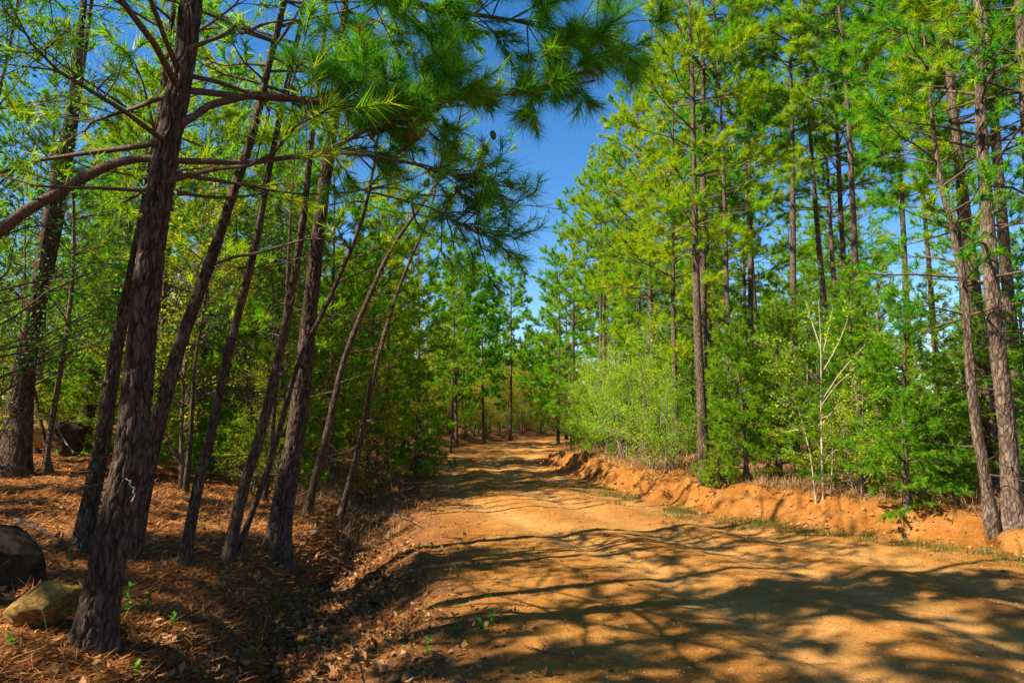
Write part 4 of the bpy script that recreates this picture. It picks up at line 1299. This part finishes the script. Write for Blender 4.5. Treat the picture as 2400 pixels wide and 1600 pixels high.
# ------------------------------------------------------------------ stones and boulders
def rock_mesh(seed, sub=3, flat=0.6, rough=0.25, mat=None, facets=7):
    import bmesh
    rng = np.random.default_rng(seed)
    bm = bmesh.new()
    bmesh.ops.create_icosphere(bm, subdivisions=sub, radius=1.0)
    co = np.array([v.co[:] for v in bm.verts])
    F = np.array([[v.index for v in f.verts] for f in bm.faces])
    bm.free()
    for _ in range(facets):                         # cut flat faces
        n = norm(rng.normal(size=3))
        c = rng.uniform(0.48, 0.85)
        d = co @ n
        co = co - np.maximum(d - c, 0)[:, None] * n * 0.92
    u, v = co[:, 0] * 2 + co[:, 2] * 1.3, co[:, 1] * 2 - co[:, 2] * 0.9
    co = co * (1 + rough * 0.55 * fbm(u + seed, v, 3, seed)[:, None] + rough * 0.22 * fbm(u * 5, v * 5, 3, seed + 3)[:, None])
    co[:, 2] *= flat
    return make_mesh('rock', [(co, F, 0, 0.5)], [mat or M_ROCK], smooth_shade=(sub > 2))


def boulder(name, label, vx, vy, Y, size, seed, mat, rot=0.0):
    q = at(vx, vy, Y)
    solo(name, rock_mesh(seed, 5, 1.0, 0.34, mat, 13), label, 'boulder', (q[0], Y, q[2] - 0.32 * size[2]), (0, 0, rot), size, 'boulders in the left woods')


boulder('boulder', 'large dark boulder cut off by the left edge', -20, 1262, 5.4, (0.42, 0.40, 0.40), 3, M_DARKROCK, 0.4)
boulder('boulder', 'tan boulder at the foot of the thickest trunk', 108, 1362, 4.7, (0.24, 0.2, 0.17), 6, M_TANROCK, 0.2)
boulder('boulder', 'grey-tan sunlit boulder far back at left beside the shaggy pine', 98, 985, 14.0, (0.42, 0.4, 0.34), 9, M_TANROCK, 1.0)
boulder('boulder', 'dark slab boulder far back, right of the grey-tan boulder', 162, 992, 13.4, (0.36, 0.4, 0.36), 12, M_DARKROCK, 0.3)

rs = np.random.default_rng(41)
STONES = [rock_mesh(50 + k, 2, 0.45, 0.3, (M_ROCK, M_TANROCK, M_ROCK, M_DARKROCK)[k % 4], 6) for k in range(8)]
cnt = 0
while cnt < 170:
    y = 3.6 + 9.5 * rs.random() ** 1.3
    u = rs.normal(1.05, 0.34)
    x = edge_l(y) - u
    s = rs.uniform(0.025, 0.075) * (1.5 if rs.random() < 0.12 else 1)
    solo('stone', STONES[rs.integers(0, 8)], 'flat brown stone lying among dead leaves in the ditch', 'stone', (x, y, tz(x, y) + s * 0.1),
         (rs.normal(0, .2), rs.normal(0, .2), rs.uniform(0, 6.28)), (s * rs.uniform(.8, 1.5), s, s), 'stones in the ditch')
    cnt += 1
for k in range(46):
    y = rs.uniform(3.9, 12)
    x = rs.uniform(edge_l(y) + 0.3, edge_r(y) - 0.3)
    s = rs.uniform(0.012, 0.03)
    solo('stone', STONES[rs.integers(0, 8)], 'small loose stone lying on the sandy dirt road', 'stone', (x, y, tz(x, y) + s * .15),
         (rs.normal(0, .2), 0, rs.uniform(0, 6.28)), (s * 1.2, s, s), 'loose stones on the road')


# ------------------------------------------------------------------ litter, grass, pebbles
def polar_points(rng, n, d0, d1, a0, a1, pw=0.0):
    d = d0 * (d1 / d0) ** rng.random(n)
    a = np.radians(rng.uniform(a0, a1, n))
    return d * np.sin(a), d * np.cos(a), d


def litter():
    rng = np.random.default_rng(91)
    x, y, d = polar_points(rng, 230000, 2.6, 26, -46, 10)
    u = edge_l(y) - x + 0.5 * fbm(x * 1.5, y * 1.5, 3, 41)
    keep = (u > 0.15 + 0.9 * rng.random(len(u)) ** 3 - 0.5 * (rng.random(len(u)) < 0.1)) & (rng.random(len(u)) < np.where(u < 1.7, 0.45, 1.0))
    x, y, d = x[keep][:95000], y[keep][:95000], d[keep][:95000]
    z = terrain(x, y)
    n = len(x)
    az = rng.uniform(0, 6.28, n)
    L = rng.uniform(0.10, 0.22, n)
    tilt = rng.normal(0.05, 0.22, n)
    D = np.stack([np.cos(az) * np.cos(tilt), np.sin(az) * np.cos(tilt), np.sin(tilt)], 1)
    P = np.stack([x, y, z + rng.uniform(0.0, 0.03, n)], 1)
    w = 0.0032 * np.maximum(1, d / 3.5)
    s = np.stack([-np.sin(az), np.cos(az), rng.normal(0, .3, n)], 1) * (w * .5)[:, None]
    V = np.stack([P - s, P + s, P + D * L[:, None]], 1).reshape(-1, 3)
    t = np.repeat(rng.random(n), 3)
    stuff('pine_straw', make_mesh('pine_straw', [(V, np.arange(n * 3).reshape(-1, 3), 0, t)], [M_STRAW]), 'rusty fallen pine straw covering the left wood floor', 'pine straw')
    # leaves: thick in the ditch, thinner in the wood
    x, y, d = polar_points(rng, 90000, 2.8, 26, -45, 8)
    u = edge_l(y) - x
    p = 0.9 * np.exp(-((u - 1.15) / 0.6) ** 2) + 0.25 * (u > 1.5) * (fbm(x * .8, y * .8, 3, 71) + .5) + 0.03 * (u > -0.8) * (u < 0.3)
    keep = rng.random(len(x)) < p
    x, y, d = x[keep][:24000], y[keep][:24000], d[keep][:24000]
    P = np.stack([x, y, terrain(x, y) + rng.uniform(0.004, 0.03, len(x))], 1)
    v, f, t = leaves(rng, P, 0.062, flat=0.62, aspect=0.7)
    stuff('fallen_leaves', make_mesh('fallen_leaves', [(v, f, 0, t)], [M_DEADLEAF]), 'brown curled dead leaves filling the ditch and wood floor', 'leaves')
    # right wood floor
    x, y, d = polar_points(rng, 90000, 6, 22, 8, 48)
    w_ = x - edge_r(y)
    keep = (w_ > 0.75) & (w_ < 6)
    x, y, d = x[keep][:26000], y[keep][:26000], d[keep][:26000]
    n = len(x)
    az = rng.uniform(0, 6.28, n)
    tilt = rng.uniform(0, 1.1, n)
    D = np.stack([np.cos(az) * np.cos(tilt), np.sin(az) * np.cos(tilt), np.sin(tilt)], 1)
    P = np.stack([x, y, terrain(x, y)], 1)
    L = rng.uniform(0.08, 0.30, n)
    s = np.stack([-np.sin(az), np.cos(az), 0 * az], 1) * (0.0045 * np.maximum(1, d / 6) * .5)[:, None]
    V = np.stack([P - s, P + s, P + D * L[:, None]], 1).reshape(-1, 3)
    stuff('dead_grass', make_mesh('dead_grass', [(V, np.arange(n * 3).reshape(-1, 3), 0, np.repeat(rng.random(n), 3))], [M_DEADGRASS]), 'dry straw-coloured grass along the top of the right bank', 'grass')
    # further verge grass both sides
    x, y, d = polar_points(rng, 60000, 12, 60, -18, 12)
    u, w_ = edge_l(y) - x, x - edge_r(y)
    keep = ((u > 0.5) & (u < 3.0)) | ((w_ > 0.5) & (w_ < 2.5))
    x, y, d = x[keep][:14000], y[keep][:14000], d[keep][:14000]
    n = len(x)
    az, tilt = rng.uniform(0, 6.28, n), rng.uniform(.2, 1.4, n)
    D = np.stack([np.cos(az) * np.cos(tilt), np.sin(az) * np.cos(tilt), np.sin(tilt)], 1)
    P = np.stack([x, y, terrain(x, y)], 1)
    s = np.stack([-np.sin(az), np.cos(az), 0 * az], 1) * (0.004 * np.maximum(1, d / 8) * .5)[:, None]
    V = np.stack([P - s, P + s, P + D * rng.uniform(.1, .4, n)[:, None]], 1).reshape(-1, 3)
    stuff('dead_grass', make_mesh('dead_grass', [(V, np.arange(n * 3).reshape(-1, 3), 0, np.repeat(rng.random(n), 3))], [M_DEADGRASS]), 'thin dry weeds along the far verges of the road', 'grass')
    # green grass at the foot of the bank and strays on the shoulder
    n = 17000
    y = rng.uniform(5.5, 17, n)
    off = np.abs(rng.normal(0, 1.0, n)) * (0.12 + 1.0 * np.clip(fbm(y * 0.9, y * 0 + 2, 3, 83) + 0.25, 0, 1))
    x = edge_r(y) - 0.12 - off
    ok = (fbm(x * 1.6, y * 1.6, 4, 81) + 0.10 * smooth(10.5, 7.5, y)) > rng.uniform(0.02, 0.42, n)
    x, y = x[ok], y[ok]
    n2 = 900
    y2 = rng.uniform(3.8, 12, n2)
    x2 = edge_l(y2) + rng.normal(-0.1, 0.35, n2)
    k2 = fbm(x2 * 1.4, y2 * 1.4, 3, 82) > 0.12
    x, y = np.concatenate([x, x2[k2]]), np.concatenate([y, y2[k2]])
    n = len(x)
    az, tilt = rng.uniform(0, 6.28, n), rng.uniform(.5, 1.45, n)
    D = np.stack([np.cos(az) * np.cos(tilt), np.sin(az) * np.cos(tilt), np.sin(tilt)], 1)
    P = np.stack([x, y, terrain(x, y)], 1)
    s = np.stack([-np.sin(az), np.cos(az), 0 * az], 1) * 0.0032
    V = np.stack([P - s, P + s, P + D * rng.uniform(.03, .19, n)[:, None]], 1).reshape(-1, 3)
    stuff('grass', make_mesh('grass', [(V, np.arange(n * 3).reshape(-1, 3), 0, np.repeat(rng.random(n), 3))], [M_GRASS]), 'short green grass at the foot of the orange bank', 'grass')
    # pebbles and grit on the road
    x, y, d = polar_points(rng, 26000, 3.6, 18, -8, 40)
    keep = (x > edge_l(y) - 0.6) & (x < edge_r(y) + 0.5)
    x, y, d = x[keep][:13000], y[keep][:13000], d[keep][:13000]
    n = len(x)
    s = 0.004 + 0.010 * rng.random(n) ** 3
    s = s * np.maximum(1, d / 7)
    oc = np.array([[1, 0, 0], [0, 1, 0], [-1, 0, 0], [0, -1, 0], [0, 0, .7], [0, 0, -.7]], float)
    fc = np.array([[0, 1, 4], [1, 2, 4], [2, 3, 4], [3, 0, 4]])
    a = rng.uniform(0, 6.28, n)
    rx = oc[None, :, 0] * np.cos(a)[:, None] - oc[None, :, 1] * np.sin(a)[:, None]
    ry = oc[None, :, 0] * np.sin(a)[:, None] + oc[None, :, 1] * np.cos(a)[:, None]
    V = np.stack([rx, ry, np.broadcast_to(oc[:, 2], rx.shape)], -1) * (s[:, None, None] * rng.uniform(.7, 1.3, (n, 6, 1)))
    V += np.stack([x, y, terrain(x, y)], 1)[:, None]
    F = (np.arange(n)[:, None, None] * 6 + fc[None]).reshape(-1, 3)
    stuff('gravel', make_mesh('gravel', [(V.reshape(-1, 3), F, 0, np.repeat(rng.random(n), 6))], [M_PEBBLE], False), 'fine loose gravel scattered over the dirt road', 'gravel')


def clods():
    import bmesh
    rng = np.random.default_rng(95)
    bm = bmesh.new()
    bmesh.ops.create_icosphere(bm, subdivisions=1, radius=1.0)
    ico = np.array([v.co[:] for v in bm.verts])
    fc = np.array([[v.index for v in f.verts] for f in bm.faces])
    bm.free()
    n = 2400
    y = 6.5 * (30 / 6.5) ** rng.random(n)
    w = np.where(rng.random(n) < 0.6, rng.normal(0.05, 0.12, n), rng.uniform(0, 0.9, n))
    x = edge_r(y) + w
    s = (0.006 + 0.030 * rng.random(n) ** 4) * np.maximum(1, y / 14)
    V = ico[None] * (s[:, None, None] * rng.uniform(0.6, 1.3, (n, len(ico), 1))) * np.array([1.2, 1, 0.8])
    V += np.stack([x, y, terrain(x, y) + s * 0.3], 1)[:, None]
    F = (np.arange(n)[:, None, None] * len(ico) + fc[None]).reshape(-1, 3)
    me = make_mesh('loose_earth', [(V.reshape(-1, 3), F, 0, np.repeat(rng.random(n), len(ico)))], [M_CLOD], False)
    stuff('loose_earth', me, 'crumbled orange earth clods fallen along the bank foot', 'earth')


litter()
clods()


# ------------------------------------------------------------------ small plants, sticks, stalks
def weed(label, b, h, nleaf, leaf, seed, group=None, lean=0.1, stem=True):
    rng = np.random.default_rng(seed)
    t = thing('seedling', label, 'plant', tuple(b), group=group)
    a = rng.uniform(0, 6.28)
    q = np.linspace(0, 1, 8)[:, None]
    C = q * np.array([math.cos(a) * lean * h, math.sin(a) * lean * h, h])
    V, F = tubes(C[None], np.linspace(0.004, 0.0015, 8)[None], 5)
    part('stem', make_mesh('stem', [(V, F, 0, 0.7)], [M_FRESH]), t)
    i = rng.integers(1, 8, nleaf)
    az = rng.uniform(0, 6.28, nleaf)
    up = rng.uniform(0.0, 0.9, nleaf)
    D = np.stack([np.cos(az) * np.cos(up), np.sin(az) * np.cos(up), np.sin(up)], 1)
    S = np.stack([-np.sin(az), np.cos(az), 0 * az], 1)
    L = leaf * rng.uniform(.6, 1.2, (nleaf, 1))
    P = C[i]
    VV = np.stack([P, P + D * L * .5 + S * L * .22, P + D * L, P + D * L * .5 - S * L * .22], 1).reshape(-1, 3)
    part('foliage', make_mesh('weed_leaves', [(VV, np.arange(nleaf * 4).reshape(-1, 4), 0, np.repeat(rng.random(nleaf), 4))], [M_FRESH]), t)


weed('tall green shoot with narrow leaves on the left road shoulder', hit(1132, 1452), 0.30, 34, 0.05, 1, lean=0.12)
weed('low green seedling clump at the foot of the tall green shoot', hit(1105, 1450), 0.06, 26, 0.05, 2)
weed('green seedling on the shoulder, left of the tall green shoot', hit(1045, 1455), 0.08, 16, 0.04, 3)
SEED_LABELS = ['tallest leafy seedling just right of the thickest trunk foot',
               'seedling beside the tallest leafy one, farther from the thickest trunk',
               'seedling behind the tallest leafy one, against the thickest trunk',
               'seedling on bare straw between thickest trunk and bent dry stick',
               'seedling near the foot of the emerging pine',
               'seedling in front of the slender dark trunk',
               'seedling on straw left of the medium dark trunk',
               'seedling at the left bottom corner below the tan boulder',
               'seedling at the bottom edge right of the thickest trunk',
               'farthest seedling by the pale forked branch',
               'seedling by the foot of the thinnest stem',
               'seedling at the foot of the fork-topped thin pine',
               'seedling between the two dark trunks left of the second thickest',
               'seedling on the ditch slope right of the second thickest trunk',
               'seedling at the bottom end of the road shoulder',
               'seedling on the shoulder above the tall green shoot',
               'seedling on the shoulder where the ditch leaves begin',
               'seedling on the ditch slope above the arching stalk',
               'seedling in front of the pale-patched slender trunk',
               'tall seedling deep in the straw behind the emerging pine']
for k, (x, y, h, n) in enumerate([(290, 1420, .22, 30), (340, 1410, .16, 26), (270, 1360, .2, 24), (400, 1440, .12, 18), (330, 1290, .14, 20), (460, 1215, .14, 18), (160, 1290, .16, 18), (25, 1490, .10, 22),
                                  (310, 1560, .08, 16), (880, 1125, .12, 16), (830, 1175, .12, 18), (690, 1200, .1, 14), (575, 1160, .1, 14), (730, 1330, .12, 14), (980, 1500, .09, 14), (1130, 1290, .08, 14),
                                  (1050, 1270, .08, 12), (640, 1445, .09, 14), (505, 1225, .12, 16), (360, 1040, .2, 22)]):
    weed(SEED_LABELS[k], hit(x, y), h, n, 0.045, 20 + k, 'green seedlings left of the road')
for k, (x, y, h, n) in enumerate([(1565, 1180, .10, 18), (2245, 1010, .10, 12)][:1]):
    weed('light green weed at the foot of the right bank', hit(x, y), h, n, 0.045, 60 + k)


def stick(label, pts, r, mat, name='fallen_branch', cat='stick', group=None, lift=0.02, seed=0, forks=2, Ys=None):
    rng = np.random.default_rng(seed)
    W = []
    for i, p in enumerate(pts):
        if Ys is None:
            q = hit(*p)
            q[2] += lift
        else:
            q = at(*p, Ys[i])
        W.append(q)
    W = np.array(W)
    b = W[0].copy()
    C = catmull(W - b, 16)
    t = thing(name, label, cat, tuple(b), group=group)
    V, F = tubes(C[None], np.linspace(r, r * .35, 16)[None], 6)
    part('stem', make_mesh('stick', [(V, F, 0, .5)], [mat]), t)
    for k in range(forks):
        i = rng.integers(4, 13)
        d = norm(norm(C[i + 1] - C[i]) + rng.normal(0, .6, 3) + np.array([0, 0, .25]))
        L = rng.uniform(.15, .4) * np.linalg.norm(C[-1] - C[0]) * .7
        q = np.linspace(0, 1, 6)[:, None]
        P = C[i] + d * L * q + np.cumsum(rng.normal(0, .01, (6, 3)), 0)
        V, F = tubes(P[None], np.linspace(r * .5, r * .2, 6)[None], 5)
        part('twig', make_mesh('stick_twig', [(V, F, 0, .5)], [mat]), t)


stick('dry arching stalk bending over in the ditch foreground', [(845, 1600), (825, 1520), (800, 1455), (775, 1420), (757, 1412)], 0.006, M_TWIG, 'dead_stalk', 'stalk', Ys=[3.5, 3.6, 3.7, 3.72, 3.74], forks=0)
stick('thin dark twig lying across the near road', [(1205, 1488), (1260, 1505), (1330, 1512), (1390, 1510)], 0.007, M_TWIG, forks=2, seed=3)
stick('pale forked fallen branch on the verge below the thin stems', [(850, 1090), (880, 1098), (920, 1110), (970, 1085), (1020, 1060)], 0.014, M_GREYTWIG, seed=4, forks=3, lift=0.08)
stick('bleached fallen branch sliding down into the ditch leaves', [(860, 1160), (900, 1185), (940, 1200), (965, 1215)], 0.013, M_GREYTWIG, seed=5, forks=3, lift=0.06)
stick('fallen log half buried in straw behind the dark boulder', [(35, 1200), (90, 1222), (140, 1250), (165, 1262)], 0.035, M_BARK, seed=6, forks=1, lift=0.03)
stick('bent dry stick on the straw in front of the slender trunks', [(455, 1455), (480, 1490), (495, 1540)], 0.006, M_GREYTWIG, seed=7, forks=1, lift=0.05)
stick('straight dry stick lying on straw right of the thickest trunk', [(385, 1480), (430, 1468), (470, 1455)], 0.006, M_GREYTWIG, seed=8, forks=1, lift=0.04)
stick('pale broken branch leaning beside the dark slab boulder', [(170, 1040), (150, 1015), (135, 985), (130, 965)], 0.02, M_GREYTWIG, seed=9, forks=2, Ys=[12.6, 12.7, 12.8, 12.9])
stick('pale curved stick among straw by the left woods', [(375, 1045), (400, 1055), (420, 1070)], 0.012, M_PALE, seed=10, forks=1, lift=0.05)
#stick('long bare dead limb reaching left from the crooked pine at right', [(2225, 818), (2180, 808), (2140, 815), (2115, 812)], 0.014, M_PALE, name='dead_limb', seed=11, forks=1, Ys=[8.0, 8.0, 7.9, 7.8]) if False else None

rb = np.random.default_rng(19)
for k in range(20):                                 # dead twigs and brush lying along the verge and in the straw
    if k < 13:
        y = rb.uniform(6.5, 15)
        x = edge_l(y) - rb.uniform(0.9, 3.2)
    else:
        y = rb.uniform(4.2, 9)
        x = edge_l(y) - rb.uniform(2.0, 5.0)
    a = rb.uniform(0, 6.28)
    L = rb.uniform(0.4, 1.1)
    P = []
    for i in range(5):
        q = i / 4
        px_, py_ = x + math.cos(a) * L * q + rb.normal(0, .03), y + math.sin(a) * L * q + rb.normal(0, .03)
        P.append([px_, py_, tz(px_, py_) + 0.02 + 0.10 * q * rb.random()])
    P = np.array(P)
    t = thing('fallen_twig', 'dead grey forked twig lying on the straw left of the road', 'stick', tuple(P[0]), group='dead twigs left of the road')
    C = catmull(P - P[0], 14)
    r = rb.uniform(.004, .009)
    V, F = tubes(C[None], np.linspace(r, r * .3, 14)[None], 5)
    part('stem', make_mesh('stick', [(V, F, 0, .5)], [M_GREYTWIG]), t)
    for j in range(4):
        i = rb.integers(3, 12)
        d = norm(norm(C[i + 1] - C[i]) + rb.normal(0, .6, 3) + np.array([0, 0, .35]))
        q = np.linspace(0, 1, 6)[:, None]
        Q = C[i] + d * rb.uniform(.12, .35) * q + np.cumsum(rb.normal(0, .008, (6, 3)), 0)
        V, F = tubes(Q[None], np.linspace(r * .5, r * .2, 6)[None], 4)
        part('twig', make_mesh('stick_twig', [(V, F, 0, .5)], [M_GREYTWIG]), t)

rd = np.random.default_rng(12)
for k in range(26):                                 # dry grass stalks standing in the left wood
    y = rd.uniform(3.8, 9)
    x = edge_l(y) - rd.uniform(-0.2, 3.4)
    b = np.array([x, y, tz(x, y)])
    h, a = rd.uniform(0.25, 0.6), rd.uniform(0, 6.28)
    q = np.linspace(0, 1, 9)[:, None]
    C = np.concatenate([math.cos(a) * h * .5 * q ** 2, math.sin(a) * h * .5 * q ** 2, h * q * (1 - .25 * q)], 1)
    V, F = tubes(C[None], np.linspace(0.0022, 0.001, 9)[None], 4)
    solo('dry_stalk', make_mesh('dry_stalk', [(V, F, 0, rd.random())], [M_DEADGRASS]), 'thin dry grass stalk standing in the straw left of the road', 'stalk', tuple(b), group='dry stalks left of the road')

rk = np.random.default_rng(33)
for k in range(16):                                 # roots laid bare in the bank
    y = rk.uniform(8, 19)
    w0 = rk.uniform(0.5, 0.75)
    P = []
    for i in range(7):
        yy, ww = y + 0.05 * i * rk.normal(), w0 - 0.09 * i
        x = edge_r(yy) + ww
        P.append([x, yy, tz(x, yy) + 0.012 - 0.02 * (i in (0, 6))])
    P = np.array(P)
    C = catmull(P - P[0], 14)
    V, F = tubes(C[None], np.linspace(rk.uniform(.004, .010), .002, 14)[None], 5)
    solo('root', make_mesh('root', [(V, F, 0, .5)], [M_TWIG]), 'thin dark root laid bare on the orange bank face', 'root', tuple(P[0]), group='roots in the right bank')

print('unique triangles', sum(sum(len(p.vertices) - 2 for p in m.polygons[:1]) * len(m.polygons) for m in bpy.data.meshes if m.users))
print('objects', len(SC.objects))
